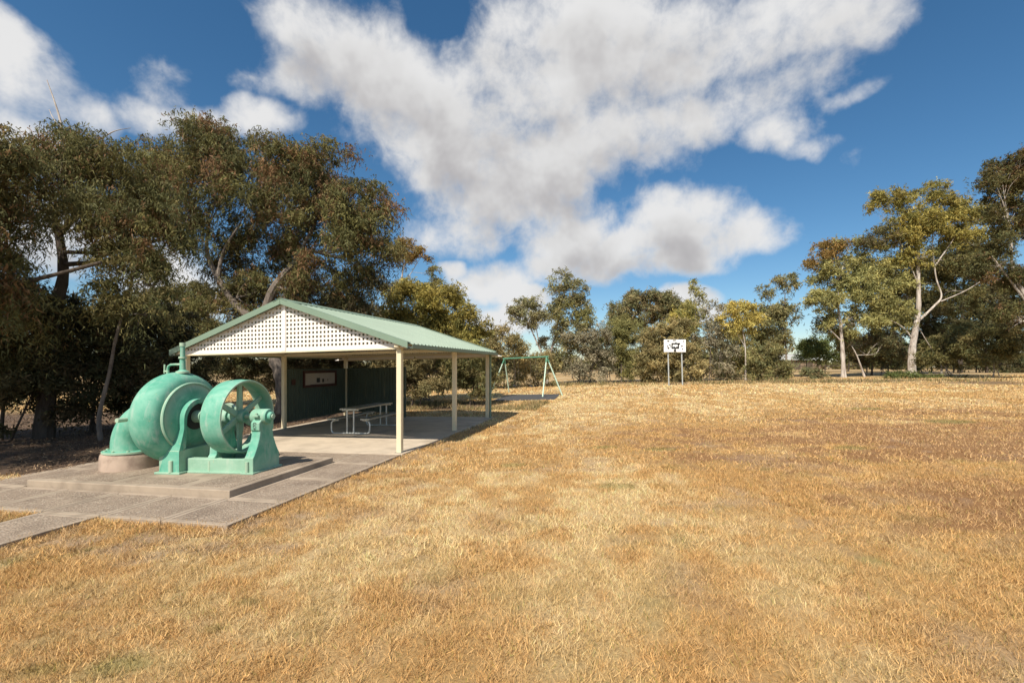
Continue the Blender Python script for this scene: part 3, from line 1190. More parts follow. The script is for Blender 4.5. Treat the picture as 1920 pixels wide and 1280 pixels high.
b.build('bracket_foot', M['mint'], pump, bevel=0.012)
b = MB()
b.box((1.22, -0.45, 0.0), (1.70, 0.45, 0.035), lambda t, s, h: PP(t, s, h))
b.build('sole_plate', M['mint'], pump, bevel=0.008)
b = MB()
b.tube([PP(1.40, -0.425, 0.03), PP(1.40, -0.425, 0.22)], 0.035, 10)
b.build('foot_rib', M['mint'], pump, smooth=True)
plathe([(1.345, 0.0), (1.345, 0.215), (1.358, 0.22)], seg=40).build('gland_shade_disc', M['black'], pump, smooth=True)  # flat black disc, paints in the dark of the opening round the gland
plathe([(1.15, 0.04), (1.15, 0.065), (1.19, 0.07), (1.20, 0.10), (1.35, 0.105)], seg=28).build('stuffing_box', M['mint'], pump, smooth=True)
plathe([(-0.13, 0.038), (1.1, 0.038)], seg=18).build('shaft', M['mint'], pump, smooth=True)

# belt wheel
T0, T1, RW = 0.33, 0.69, 0.605
rim = plathe([(T0, RW - 0.028), (T0, RW - 0.004), (T0 + 0.01, RW), ((T0 + T1) / 2, RW + 0.012), (T1 - 0.01, RW), (T1, RW - 0.004), (T1, RW - 0.028), ((T0 + T1) / 2, RW - 0.035)], seg=72, closed=True)
wheel = rim.build('belt_wheel', M['mint'], pump, smooth=True)
plathe([(T0 + 0.06, 0.045), (T0 + 0.06, 0.095), (T0 + 0.08, 0.105), (T1 - 0.08, 0.105), (T1 - 0.06, 0.095), (T1 - 0.06, 0.045)], seg=28).build('hub', M['mint'], wheel, smooth=True)
for k in range(6):
    a = math.pi / 2 + k * math.pi / 3
    d = math.cos(a) * SV + math.sin(a) * ZH
    e = -math.sin(a) * SV + math.cos(a) * ZH
    c0 = C((T0 + T1) / 2)
    b = MB()
    p, q = c0 + d * 0.09, c0 + d * (RW - 0.025)
    cs = []
    for (pt, w2, th) in ((p, 0.05, 0.030), (q, 0.036, 0.022)):
        cs += [pt + e * w2 + LX * th, pt + e * w2 - LX * th, pt - e * w2 - LX * th, pt - e * w2 + LX * th]
    b.hexa([cs[0], cs[1], cs[2], cs[3], cs[4], cs[5], cs[6], cs[7]])
    b.build('spoke', M['mint'], wheel, bevel=0.012)


def pedestal(t0, t1, half=0.31, cap=True):
    out = [(-half, 0.0), (-half, 0.25), (-half + 0.035, 0.30), (-0.215, 0.42), (-0.165, 0.55), (-0.145, 0.66), (-0.17, 0.68), (-0.17, 0.80), (-0.10, 0.86),
           (0.10, 0.86), (0.17, 0.80), (0.17, 0.68), (0.145, 0.66), (0.165, 0.55), (0.215, 0.42), (half - 0.035, 0.30), (half, 0.25), (half, 0.0)]
    bb = MB()
    bb.prism(out, lambda p: PP(t0, p[0], p[1]), lambda p: PP(t1, p[0], p[1]))
    ped = bb.build('bearing_pedestal', M['mint'], pump, bevel=0.012)
    tm = (t0 + t1) / 2
    prof_ = [(t0 - 0.11, 0.02), (t0 - 0.11, 0.06), (t0 - 0.10, 0.07), (t0 - 0.06, 0.075), (t0 - 0.055, 0.115), (t0 - 0.03, 0.125), (t1 + 0.05, 0.125), (t1 + 0.07, 0.11), (t1 + 0.075, 0.06)]
    plathe(prof_, seg=28).build('bearing', M['mint'], ped, smooth=True)
    bb = MB()
    bb.box((tm - 0.05, -0.17, SHH + 0.0), (tm + 0.05, 0.17, SHH + 0.035), lambda t, s, h: PP(t, s, h))
    bb.build('bearing_cap', M['mint'], ped, bevel=0.008)
    for s_ in (-0.14, 0.14):
        bb = MB()
        bb.tube([PP(tm, s_, SHH + 0.03), PP(tm, s_, SHH + 0.065)], 0.018, 6)
        bb.build('bolt', M['mint'], ped)
    bb = MB()
    bb.tube([PP(tm + 0.02, -half - 0.006, 0.03), PP(tm + 0.02, -half - 0.006, 0.20)], 0.03, 10)
    bb.build('foot_rib', M['mint'], ped, smooth=True)
    return ped


ped = pedestal(0.0, 0.16)
pedestal(0.74, 0.88, half=0.26)
b = MB()
b.box((-0.03, -0.345, 0.0), (0.20, 0.345, 0.03), lambda t, s, h: PP(t, s, h))
b.build('sole_plate', M['mint'], pump, bevel=0.008)
for s0, s1 in ((-0.285, -0.17), (0.17, 0.285)):
    b = MB()
    b.box((0.163, s0, 0.0), (1.258, s1, 0.235), lambda t, s, h: PP(t, s, h))
    b.build('base_rail', M['mint'], pump, bevel=0.012)
    b = MB()
    b.box((0.20, s0 - 0.03, 0.0), (1.21, s1 + 0.03, 0.032), lambda t, s, h: PP(t, s, h))
    b.build('rail_flange', M['mint'], pump, bevel=0.006)
# stencilled number on the pedestal front, read from the ground up
txt = bpy.data.curves.new('number', 'FONT')
txt.body = '470'
txt.size = 0.085
txt.extrude = 0.001
txt.align_x, txt.align_y = 'CENTER', 'CENTER'
tmp = bpy.data.objects.new('number_source', txt)
COL.objects.link(tmp)
dg = bpy.context.evaluated_depsgraph_get()
tm_ = bpy.data.meshes.new_from_object(tmp.evaluated_get(dg))
bpy.data.objects.remove(tmp)
tv_ = np.array([v.co[:] for v in tm_.vertices])
base_ = PP(0.08, -0.172, 0.745)
wv_ = base_ + tv_[:, 0:1] * ZH + tv_[:, 1:2] * LX - (tv_[:, 2:3]) * SV
b = MB()
b.add(wv_, [tuple(p.vertices) for p in tm_.polygons])
b.build('painted_number', M['black'], ped)

# concrete foot under the suction elbow
b = MB()
b.lathe([(-0.05, 0.435), (0.20, 0.43), (0.25, 0.422), (0.285, 0.40)], PP(2.69, 0.02, 0.0), ZH, LX, SV, 44)
pf = b.build('pump_footing', M['plinth'], smooth=True)
tag(pf, 'round grey brown concrete footing under the pump suction elbow', 'footing')

# ------------------------------------------------------------------ swing set
sw_r = at(1025, 668, 26.9)
sw_l = at(946, 670.5, 30.4)
for p in (sw_r, sw_l):
    p[2] = gz(p[0]) + 2.32
bar = sw_l - sw_r
bar /= np.linalg.norm(bar)
perp = np.array([-bar[1], bar[0], 0])
swing = thing('swing_set', 'pale green tubular swing set with two hanging seats', 'swing', [(sw_r[0] + sw_l[0]) / 2, (sw_r[1] + sw_l[1]) / 2, gz(0.8)])
b = MB()
b.tube([sw_r - bar * 0.15, (sw_r + sw_l) / 2, sw_l + bar * 0.15], 0.048, 12)
b.build('top_bar', M['swing_dark'], swing, smooth=True)
for e, sg in ((sw_r, -1), (sw_l, 1)):
    for s in (-1, 1):
        foot = e + perp * s * 0.78 + bar * sg * 0.55
        foot[2] = gz(foot[0]) - 0.05
        k0 = e * 0.86 + foot * 0.14
        b = MB()
        b.tube([foot, (foot + k0) / 2, k0], 0.04, 12)
        lg = b.build('leg', M['swing'], swing, smooth=True)
        b = MB()
        b.tube([k0 + (foot - k0) * 0.002, e], 0.046, 12)
        b.build('leg_sleeve', M['swing_dark'], lg, smooth=True)
for fr, hang in ((0.30, 0.55), (0.70, 0.55)):
    c0 = sw_r + (sw_l - sw_r) * fr
    for s in (-1, 1):
        top_ = c0 + bar * s * 0.23
        end = top_.copy()
        end[2] = gz(end[0]) + hang
        b = MB()
        b.tube([top_, (top_ + end) / 2, end], 0.008, 6)
        b.build('chain', M['wood'], swing)
    sc = c0.copy()
    sc[2] = gz(sc[0]) + hang
    pts = [(-0.26, 0.03), (-0.15, -0.03), (0.0, -0.05), (0.15, -0.03), (0.26, 0.03), (0.26, 0.055), (0.15, -0.005), (0, -0.022), (-0.15, -0.005), (-0.26, 0.055)]
    b = MB()
    b.prism(pts, lambda p: sc + bar * p[0] + ZH * p[1] + perp * 0.09, lambda p: sc + bar * p[0] + ZH * p[1] - perp * 0.09)
    b.build('swing_seat', M['black'], swing)

# ------------------------------------------------------------------ basketball backboard
BY = 37.2
hoop = thing('basketball_backboard', 'white basketball backboard with worn black markings on two grey poles', 'backboard', [*at(1267, 722, BY)[:2], gz(13.4)])
for px in (1253.5, 1279):
    a, c = at(px + 0.8, 722, BY), at(px - 1.2, 650, BY + 0.1)
    a[2] = gz(a[0]) - 0.1
    b = MB()
    b.tube([a, (a + c) / 2, c], 0.055, 12)
    b.build('pole', M['galv'], hoop, smooth=True)
lo, hi = at(1244, 660, BY), at(1285, 636.5, BY)
b = MB()
b.box((lo[0], BY - 0.11, lo[2]), (hi[0], BY - 0.075, hi[2]))
bd = b.build('board', M['white'], hoop, bevel=0.006)
bc, bw, bh = (lo[0] + hi[0]) / 2, (hi[0] - lo[0]) / 2, (hi[2] - lo[2])
z0 = lo[2]
rects = [(-0.30, 0.62, 0.42, 0.70), (-0.30, 0.28, 0.34, 0.36), (-0.30, 0.34, -0.21, 0.64), (0.27, 0.30, 0.37, 0.66), (0.05, 0.70, 0.14, 0.77), (0.40, 0.62, 0.47, 0.70),
         (-0.68, 0.42, -0.62, 0.52), (-0.60, 0.26, -0.52, 0.36), (-0.66, 0.30, -0.60, 0.34), (-0.52, 0.56, -0.40, 0.60), (0.58, 0.44, 0.70, 0.50), (0.66, 0.20, 0.72, 0.28), (0.76, 0.82, 0.82, 0.88), (-0.68, 0.84, -0.52, 0.90),
         (-0.18, 0.91, 0.08, 0.95), (-0.40, 0.40, -0.36, 0.50), (-0.02, 0.14, 0.06, 0.30), (-0.14, 0.37, 0.0, 0.42), (0.12, 0.37, 0.26, 0.41)]
for (x0, h0, x1, h1) in rects:
    x0, x1, h0, h1 = x0 - 0.012, x1 + 0.012, h0 - 0.02, h1 + 0.02
    b = MB()
    b.box((bc + x0 * bw, BY - 0.1135, z0 + h0 * bh), (bc + x1 * bw, BY - 0.1105, z0 + h1 * bh))
    b.build('painted_marking', M['black'], bd)
b = MB()
b.box((bc - 0.09, BY - 0.16, z0 + 0.06 * bh), (bc + 0.09, BY - 0.112, z0 + 0.2 * bh))
b.build('ring_bracket', M['black'], hoop)

# ------------------------------------------------------------------ fences and far shed
def fence(name, label, p, q, n, h, rails, Yname=None):
    p, q = np.array(p, float), np.array(q, float)
    root = thing(name, label, 'fence', [(p[0] + q[0]) / 2, (p[1] + q[1]) / 2, gz((p[0] + q[0]) / 2)])
    for k in range(n):
        c = p + (q - p) * k / (n - 1)
        z = gz(c[0])
        b = MB()
        b.tube([(c[0], c[1], z - 0.1), (c[0] + 0.01, c[1], z + h * 0.5), (c[0], c[1], z + h)], 0.075, 8)
        b.build('fence_post', M['wood'], root)
    for r, rad in rails:
        b = MB()
        a_ = (p[0], p[1] - 0.08, gz(p[0]) + r)
        c_ = (q[0], q[1] - 0.08, gz(q[0]) + r)
        m_ = tuple((np.array(a_) + np.array(c_)) / 2)
        b.tube([a_, m_, c_], rad, 6)
        b.build('fence_rail', M['wood'], root)
    return root


fence('paddock_fence', 'dark post and rail paddock fence beyond the gum trees', (30, 64), (68, 58), 16, 1.25, [(1.15, 0.06), (0.7, 0.03), (0.35, 0.03)])
fence('boundary_fence', 'timber post and rail fence behind the pump and shelter', (-26, 27), (-6, 31), 10, 1.2, [(1.1, 0.06), (0.6, 0.03)])
fence('roadside_fence', 'low dark fence far behind the swing set and bushes', (-4, 62), (28, 64), 14, 1.2, [(1.1, 0.05), (0.6, 0.03)])


def shed(name, label, x0, x1, y0, y1, hw, hr):
    root = thing(name, label, 'shed', [(x0 + x1) / 2, (y0 + y1) / 2, gz((x0 + x1) / 2)])
    z = gz((x0 + x1) / 2)
    b = MB()
    b.box((x0, y0, z - 0.3), (x1, y1, z + hw))
    b.build('wall', M['brown'], root)
    ym = (y0 + y1) / 2
    for ya, yb in ((y0 - 0.6, ym), (y1 + 0.6, ym)):
        b = MB()
        b.hexa([(x0 - 0.5, ya, z + hw), (x1 + 0.5, ya, z + hw), (x1 + 0.5, yb, z + hr), (x0 - 0.5, yb, z + hr),
                (x0 - 0.5, ya, z + hw + 0.12), (x1 + 0.5, ya, z + hw + 0.12), (x1 + 0.5, yb, z + hr + 0.12), (x0 - 0.5, yb, z + hr + 0.12)])
        b.build('roof', M['tin'], root)
    for k in range(3):
        xx = x0 + (x1 - x0) * (0.2 + 0.25 * k)
        b = MB()
        b.box((xx, y0 - 0.06, z), (xx + 1.6, y0 - 0.004, z + hw * 0.7))
        b.build('door', M['wood'], root)
    return root


shed('farm_shed', 'far low farm shed with pale tin roof beyond the paddock', 64, 76, 112, 119, 2.4, 3.9)

# ------------------------------------------------------------------ vegetation
def pal(*cols):
    return np.array(cols, float)


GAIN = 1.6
OLIVE = GAIN * pal((0.115, 0.108, 0.040), (0.095, 0.098, 0.042), (0.140, 0.118, 0.044), (0.128, 0.104, 0.044), (0.108, 0.096, 0.038))
RUSTY = GAIN * pal((0.108, 0.097, 0.036), (0.090, 0.089, 0.038), (0.124, 0.102, 0.040), (0.152, 0.090, 0.045), (0.112, 0.104, 0.038), (0.080, 0.080, 0.034))
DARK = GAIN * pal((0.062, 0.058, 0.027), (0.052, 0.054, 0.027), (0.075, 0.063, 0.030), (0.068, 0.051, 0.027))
YELLOW = GAIN * pal((0.225, 0.188, 0.052), (0.185, 0.166, 0.050), (0.150, 0.142, 0.046), (0.250, 0.200, 0.055))
GOLD = GAIN * pal((0.270, 0.212, 0.060), (0.225, 0.185, 0.056), (0.210, 0.180, 0.055))
ORANGE = GAIN * pal((0.255, 0.155, 0.050), (0.215, 0.142, 0.048), (0.175, 0.130, 0.046))
GREY = GAIN * pal((0.150, 0.132, 0.088), (0.125, 0.115, 0.074), (0.170, 0.145, 0.096), (0.110, 0.103, 0.060))
GREEN_ = GAIN * pal((0.105, 0.128, 0.042), (0.088, 0.112, 0.038), (0.130, 0.138, 0.046))
BROWN = GAIN * pal((0.170, 0.136, 0.062), (0.138, 0.118, 0.054), (0.195, 0.152, 0.068), (0.118, 0.104, 0.048))
SAGE = GAIN * pal((0.158, 0.148, 0.058), (0.182, 0.162, 0.060), (0.128, 0.126, 0.050))


def unit(v):
    return v / np.maximum(np.linalg.norm(v, axis=-1, keepdims=True), 1e-9)


def foliage(rng, blobs, cover, L, wid, rc, palette, droop, quad=True, strand=0.0):
    """blobs: (centre, (rx, ry, rz)); leaves sit on short hanging sprays inside clumps"""
    pts, cols = [], []
    centres = []
    A = L * wid * 0.5 * 0.6
    cover = cover * 1.6
    for c, r in blobs:
        c, r = np.array(c), np.array(r)
        area = math.pi * r[0] * r[2]
        N = int(cover * area / A)
        rcl = min(rc, 0.6 * min(r))
        ncl = max(6, int(3.4 * r[0] * r[2] / rcl ** 2))
        d = unit(rng.normal(size=(ncl, 3)))
        d[:, 2] = np.where((d[:, 2] < -0.25) & (rng.random(ncl) < 0.5), -d[:, 2], d[:, 2])
        rad = (0.35 + 0.68 * rng.random(ncl) ** 0.5)[:, None]
        cc = c + d * rad * np.maximum(r - 0.1 * rcl, 0.3 * r)
        size = rcl * (0.4 + 0.95 * rng.random(ncl))
        wgt = size ** 2
        per = 9 if strand else 4
        ns_ = max(1, N // per)
        pick = rng.choice(ncl, ns_, p=wgt / wgt.sum())
        sp = rng.normal(size=(ns_, 3)) * 0.40
        sp[:, 2] = sp[:, 2] * 0.7
        org = cc[pick] + sp * size[pick][:, None]
        sdir = unit(unit(org - c) * 0.7 + unit(rng.normal(size=(ns_, 3))) * 0.8)
        slen = (strand if strand else 1.2 * L) * (0.5 + rng.random(ns_))
        t = rng.random((ns_, per))
        p = org[:, None, :] + sdir[:, None, :] * (slen[:, None] * t)[:, :, None]
        p[:, :, 2] -= (droop * 0.9 * slen[:, None] * t ** 2)
        p += rng.normal(size=p.shape) * L * 0.22
        tone = 0.74 + 0.5 * rng.random(ncl)
        hue = rng.integers(0, len(palette), ncl)
        own = rng.integers(0, len(palette), ns_)
        hu = np.where(rng.random(ns_) < 0.6, hue[pick], own)
        col = palette[hu] * (tone[pick] * (0.8 + 0.4 * rng.random(ns_)))[:, None]
        col = col[:, None, :] * (0.75 + 0.5 * rng.random((ns_, per, 1)))
        pts.append(p.reshape(-1, 3))
        cols.append(col.reshape(-1, 3))
        centres.append((cc, size))
    P = np.concatenate(pts)
    Cc = np.concatenate(cols)
    N = len(P)
    d = unit(unit(rng.normal(size=(N, 3))) + np.array([0, 0, -droop]))
    side = unit(np.cross(d, rng.normal(size=(N, 3))))
    ll = (L * (0.55 + 0.9 * rng.random(N)))[:, None]
    ww = (wid * (0.7 + 0.6 * rng.random(N)))[:, None]
    if quad:
        V = np.stack([P, P + d * ll * 0.45 + side * ww * 0.5, P + d * ll, P + d * ll * 0.45 - side * ww * 0.5], 1)
    else:
        V = np.stack([P - side * ww * 0.5, P + side * ww * 0.5, P + d * ll], 1)
    return V, Cc, centres


def smooth_path(pts, n=6):
    P = np.array(pts, float)
    if len(P) < 3:
        return np.array([P[0] + (P[-1] - P[0]) * t for t in np.linspace(0, 1, n)])
    out = []
    Q = np.vstack([2 * P[0] - P[1], P, 2 * P[-1] - P[-2]])
    for i in range(1, len(Q) - 2):
        for t in np.linspace(0, 1, n, endpoint=False):
            a, b_, c, d = Q[i - 1], Q[i], Q[i + 1], Q[i + 2]
            out.append(0.5 * (2 * b_ + (c - a) * t + (2 * a - 5 * b_ + 4 * c - d) * t * t + (3 * b_ - a - 3 * c + d) * t ** 3))
    out.append(P[-1])
    return np.array(out)


def plant(name, label, cat, Y, trunks, blobs, palette, bark='bark_grey', cover=1.7, rc=0.7, L=None, wid=None, droop=0.6, group=None, seed=1,
          twigs=4, limbs=True, depth=0.8, quad=None, limb_r=0.35):
    """trunks: [(r_base, r_top, [(px, py, dY), ...])], blobs: [(px, py, rx, ry, dY, palette?)] read off the photograph at distance Y"""
    rng = np.random.default_rng(seed)
    L = L or max(0.17, 0.0062 * Y)
    wid = wid or L * (0.24 if Y < 25 else 0.32)
    quad = False if quad is None else quad
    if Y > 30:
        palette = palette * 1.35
    t0 = trunks[0][2][0]
    bp = at(t0[0], t0[1], Y + (t0[2] if len(t0) > 2 else 0))
    bp[2] = gz(bp[0])
    root = thing(name, label, cat, bp, group)
    paths = []
    for tk in trunks:
        r0, r1, pts = tk[:3]
        if Y > 28:
            r0, r1 = r0 * 0.66, r1 * 0.6
        elif Y > 18:
            r0, r1 = r0 * 0.8, r1 * 0.75
        w3 = []
        for i, q in enumerate(pts):
            dY = q[2] if len(q) > 2 else 0.0
            p = at(q[0], q[1], Y + dY)
            if i == 0 and q[1] > 690:
                p[2] = gz(p[0]) - 0.15
            w3.append(p)
        sp = smooth_path(w3, 6)
        k = np.linspace(0, 1, len(sp))
        rad = r0 + (r1 - r0) * k
        rad = rad * (1 + 0.35 * np.exp(-k * 12)) * (1 + 0.08 * rng.normal(size=len(k)))
        one = MB()
        one.tube(sp, rad, 9)
        one.build('trunk' if not paths else 'limb', M[tk[3] if len(tk) > 3 else bark], root, smooth=True)
        paths.append((sp, rad))
    groups = {}
    for q in blobs:
        pl = q[5] if len(q) > 5 else None
        dY = q[4] if len(q) > 4 else 0.0
        c = at(q[0], q[1], Y + dY)
        k = (Y + dY) / F
        groups.setdefault(id(pl), [pl, []])[1].append((c, (q[2] * k, (q[2] + q[3]) * 0.5 * k * depth, q[3] * k)))
    Vs, Cs = [], []
    br = MB()
    allp = np.concatenate([p for p, _ in paths])
    allr = np.concatenate([r for _, r in paths])
    nbr = 0
    for pl, bl in groups.values():
        V, C_, cen = foliage(rng, bl, cover, L, wid, rc, palette if pl is None else pl, droop, quad, 0.45 if Y < 20 and droop > 0.7 else 0.0)
        Vs.append(V)
        Cs.append(C_)
        if not limbs:
            continue
        for (c, r), (cc, size) in zip(bl, cen):
            ok = allp[:, 2] < c[2] + 0.2 * r[2]
            dist = np.linalg.norm(allp - c, axis=1) + np.where(ok, 0, 50)
            j = int(np.argmin(dist))
            s = allp[j]
            rs = max(0.012, min(allr[j] * 0.6, limb_r * 0.16 + 0.012 * np.linalg.norm(c - s)))
            mid = (s + c) / 2 + rng.normal(size=3) * 0.08 * np.linalg.norm(c - s) + np.array([0, 0, -0.04 * np.linalg.norm(c - s)])
            lp = smooth_path([s, mid, c], 4)
            one = MB()
            one.tube(lp, np.linspace(rs, rs * 0.45, len(lp)), 6)
            one.build('limb', M[bark], root, smooth=True)
            nbr += 1
            for k in rng.choice(len(cc), min(len(cc), twigs * 2), replace=False):
                a0 = lp[rng.integers(2, len(lp))]
                e = cc[k]
                mm = (a0 + e) / 2 + rng.normal(size=3) * 0.1 * np.linalg.norm(e - a0)
                tp = smooth_path([a0, mm, e], 3)
                br.tube(tp, np.linspace(rs * 0.42, rs * 0.12, len(tp)), 5)
    if nbr:
        kind(br.build('twigs', M[bark], root), 'stuff')
    fast_mesh('crown', np.concatenate(Vs), 4 if quad else 3, M['leaf'], root, np.concatenate(Cs))
    return root


GUM = 'gum trees'
# --- left stand
plant('gum_tree', 'shaggy dark gum tree cut off by the left edge of the photo', 'tree', 10.5,
      [(0.26, 0.12, [(-230, 850), (-210, 600), (-150, 420)]), (0.085, 0.04, [(-200, 560), (-60, 545, 0.3), (60, 525, 0.6), (190, 492, 0.8)], 'bark_dark')],
      [(-70, 310, 120, 85), (0, 340, 62, 70, 0.3), (-90, 470, 140, 76), (-20, 430, 60, 50, 0.5), (-200, 330, 140, 110), (-330, 450, 160, 120), (-20, 570, 90, 60, 0.4), (-900, -126, 380, 290, -5), (-460, 205, 250, 200, -3), (-620, 330, 240, 190, -3)],  # last three crown blobs are out of view, added to shade the undergrowth
      RUSTY, 'bark_grey', 1.6, 0.5, 0.135, 0.03, 1.1, GUM, 11)
plant('gum_tree', 'gum tree with dark leaning trunk and dead white branch tip above its crown', 'tree', 13.0,
      [(0.19, 0.08, [(80, 830), (92, 690), (100, 590), (118, 520), (112, 450), (95, 390)]), (0.07, 0.03, [(112, 440), (150, 400), (200, 380)]),
       (0.05, 0.008, [(112, 330), (118, 262), (110, 215), (88, 150)], 'bark_white'), (0.02, 0.006, [(117, 245), (100, 222), (92, 205)], 'bark_white'), (0.02, 0.005, [(190, 260), (215, 246), (245, 240)], 'bark_white')],
      [(150, 300, 85, 65), (80, 330, 70, 60, 0.5), (215, 330, 80, 65, -0.3), (250, 405, 85, 70, -0.6), (300, 450, 60, 55), (160, 400, 60, 38, -0.4),
       (60, 400, 60, 50), (245, 480, 70, 42, -0.5), (290, 385, 44, 48, 0.3), (40, 610, 70, 60), (30, 700, 70, 70)],
      RUSTY, 'bark_dark', 1.6, 0.5, 0.13, 0.028, 1.1, GUM, 12)
plant('sapling', 'slender leaning sapling with grey stem left of the pump', 'tree', 12.3,
      [(0.055, 0.025, [(190, 828), (186, 780), (205, 700), (216, 640), (238, 560), (255, 500)])],
      [(250, 520, 60, 50), (215, 560, 45, 40), (275, 590, 40, 40), (210, 470, 40, 35), (300, 540, 30, 30)],
      OLIVE, 'bark_grey', 1.0, 0.4, 0.13, 0.03, 1.0, None, 13, twigs=6)
plant('gum_tree', 'big spreading gum tree with domed rusty olive crown behind the picnic shelter', 'tree', 19.0,
      [(0.36, 0.16, [(528, 790), (530, 720), (512, 660), (498, 600), (512, 545), (548, 500), (585, 470)]),
       (0.20, 0.07, [(500, 610), (450, 580), (408, 520), (388, 470), (392, 420)]), (0.11, 0.05, [(408, 520), (420, 470), (450, 420)]), (0.10, 0.05, [(548, 500), (580, 440), (600, 400)])],
      [(360, 285, 95, 62), (440, 300, 80, 55, 1), (300, 350, 60, 62), (520, 345, 85, 72, -0.5), (615, 325, 62, 62), (670, 390, 70, 62, 0.5), (600, 400, 80, 58, -1),
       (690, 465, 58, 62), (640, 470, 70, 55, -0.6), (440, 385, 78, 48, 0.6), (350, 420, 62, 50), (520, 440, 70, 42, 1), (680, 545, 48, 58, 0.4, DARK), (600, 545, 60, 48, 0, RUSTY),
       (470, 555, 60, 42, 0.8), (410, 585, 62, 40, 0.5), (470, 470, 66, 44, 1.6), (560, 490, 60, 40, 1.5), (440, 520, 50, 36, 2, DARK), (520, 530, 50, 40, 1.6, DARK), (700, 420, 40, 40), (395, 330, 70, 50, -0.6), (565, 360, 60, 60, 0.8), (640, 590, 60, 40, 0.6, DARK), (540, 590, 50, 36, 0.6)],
      RUSTY, 'bark_grey', 1.6, 0.6, 0.16, 0.038, 1.0, GUM, 14, twigs=5)
for i, (lab, Y, bl, pl_, cov) in enumerate([
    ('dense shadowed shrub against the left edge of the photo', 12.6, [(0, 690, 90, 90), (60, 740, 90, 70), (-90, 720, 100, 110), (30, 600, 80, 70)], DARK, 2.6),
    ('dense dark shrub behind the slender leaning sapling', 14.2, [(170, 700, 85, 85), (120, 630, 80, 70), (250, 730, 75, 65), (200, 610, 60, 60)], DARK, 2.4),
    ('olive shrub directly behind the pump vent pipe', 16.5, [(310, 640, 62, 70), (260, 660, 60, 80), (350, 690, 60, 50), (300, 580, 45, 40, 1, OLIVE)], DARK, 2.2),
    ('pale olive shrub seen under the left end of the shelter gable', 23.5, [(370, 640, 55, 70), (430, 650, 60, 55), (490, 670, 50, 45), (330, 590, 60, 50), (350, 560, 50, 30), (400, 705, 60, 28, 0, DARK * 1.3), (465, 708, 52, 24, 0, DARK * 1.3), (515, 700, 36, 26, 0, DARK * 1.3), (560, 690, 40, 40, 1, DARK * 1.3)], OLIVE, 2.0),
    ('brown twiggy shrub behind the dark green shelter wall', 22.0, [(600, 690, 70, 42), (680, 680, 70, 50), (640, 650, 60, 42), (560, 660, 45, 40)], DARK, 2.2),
    ('bushy shrub between the front and middle right shelter posts', 20.5, [(770, 700, 40, 42), (800, 690, 45, 48), (745, 690, 40, 48), (815, 730, 30, 20, -1)], BROWN, 1.9),
    ('leafy olive shrub between the middle and rear right shelter posts', 21.5, [(880, 690, 42, 48), (850, 685, 40, 46), (905, 715, 30, 32)], OLIVE, 2.0),
]):
    cx = bl[0][0]
    plant('shrub', lab, 'shrub', Y, [(0.05, 0.02, [(cx, HY + 1.8 * F / Y + 2), (cx + 8, 720), (cx - 6, bl[0][1])]), (0.035, 0.015, [(cx + 15, HY + 1.8 * F / Y), (bl[1][0], bl[1][1])])],
          bl, pl_, 'bark_dark', cov, 0.42, 0.14, 0.045, 0.2, 'shrubs around the shelter', 30 + i, twigs=5)
plant('acacia_tree', 'bushy yellow green tree rising behind the shelter roof', 'tree', 25.0,
      [(0.22, 0.08, [(800, 752), (795, 690), (800, 630), (790, 570)]), (0.1, 0.05, [(798, 660), (850, 610), (870, 590)])],
      [(770, 575, 55, 45), (830, 570, 55, 42), (735, 590, 35, 42), (870, 600, 42, 40), (800, 630, 80, 45, 0.5), (890, 640, 26, 40), (850, 650, 50, 42), (740, 640, 45, 42), (900, 690, 20, 40), (820, 700, 60, 36, 1)],
      YELLOW, 'bark_grey', 2.1, 0.55, 0.17, 0.06, 0.2, None, 50)
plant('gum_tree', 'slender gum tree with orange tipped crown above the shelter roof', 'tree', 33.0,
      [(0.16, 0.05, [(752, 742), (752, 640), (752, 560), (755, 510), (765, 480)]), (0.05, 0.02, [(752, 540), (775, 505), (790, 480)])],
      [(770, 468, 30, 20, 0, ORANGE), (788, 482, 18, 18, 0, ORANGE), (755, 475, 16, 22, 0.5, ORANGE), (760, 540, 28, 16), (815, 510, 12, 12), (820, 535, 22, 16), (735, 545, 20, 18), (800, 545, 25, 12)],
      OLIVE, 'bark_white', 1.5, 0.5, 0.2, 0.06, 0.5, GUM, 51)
# --- middle distance, left to right
plant('shrub', 'wispy olive shrub tree just right of the rear shelter post', 'shrub', 38.0,
      [(0.09, 0.04, [(945, 728), (946, 690), (950, 650)]), (0.06, 0.03, [(965, 728), (966, 690), (962, 650)])],
      [(945, 640, 30, 26), (925, 670, 24, 40), (965, 665, 22, 30), (940, 700, 30, 26, 0, DARK), (930, 630, 14, 14)], BROWN, 'bark_dark', 1.7, 0.6, droop=0.4, group='wispy shrubs along the far field edge', seed=60)
plant('shrub', 'rounded brown shrub behind the swing seats', 'shrub', 40.0,
      [(0.08, 0.03, [(1010, 726), (1008, 700), (1005, 680)]), (0.05, 0.02, [(990, 726), (985, 700)])],
      [(1010, 685, 30, 25), (985, 705, 25, 18), (1030, 700, 18, 20)], BROWN, 'bark_dark', 1.9, 0.5, droop=0.2, group='wispy shrubs along the far field edge', seed=61)
plant('gum_tree', 'small gum tree leaning left with round olive crown above the swing', 'tree', 44.0,
      [(0.16, 0.08, [(1024, 722), (1018, 670), (1008, 645), (995, 615), (985, 595)]), (0.09, 0.03, [(1012, 650), (1005, 610), (1008, 590)])],
      [(985, 580, 28, 22), (968, 590, 16, 20), (1008, 592, 20, 16), (990, 605, 24, 14), (975, 570, 15, 12), (1025, 640, 12, 15, 0, DARK)], OLIVE + 0.04, 'bark_white', 1.7, 0.6, group=GUM, seed=62)
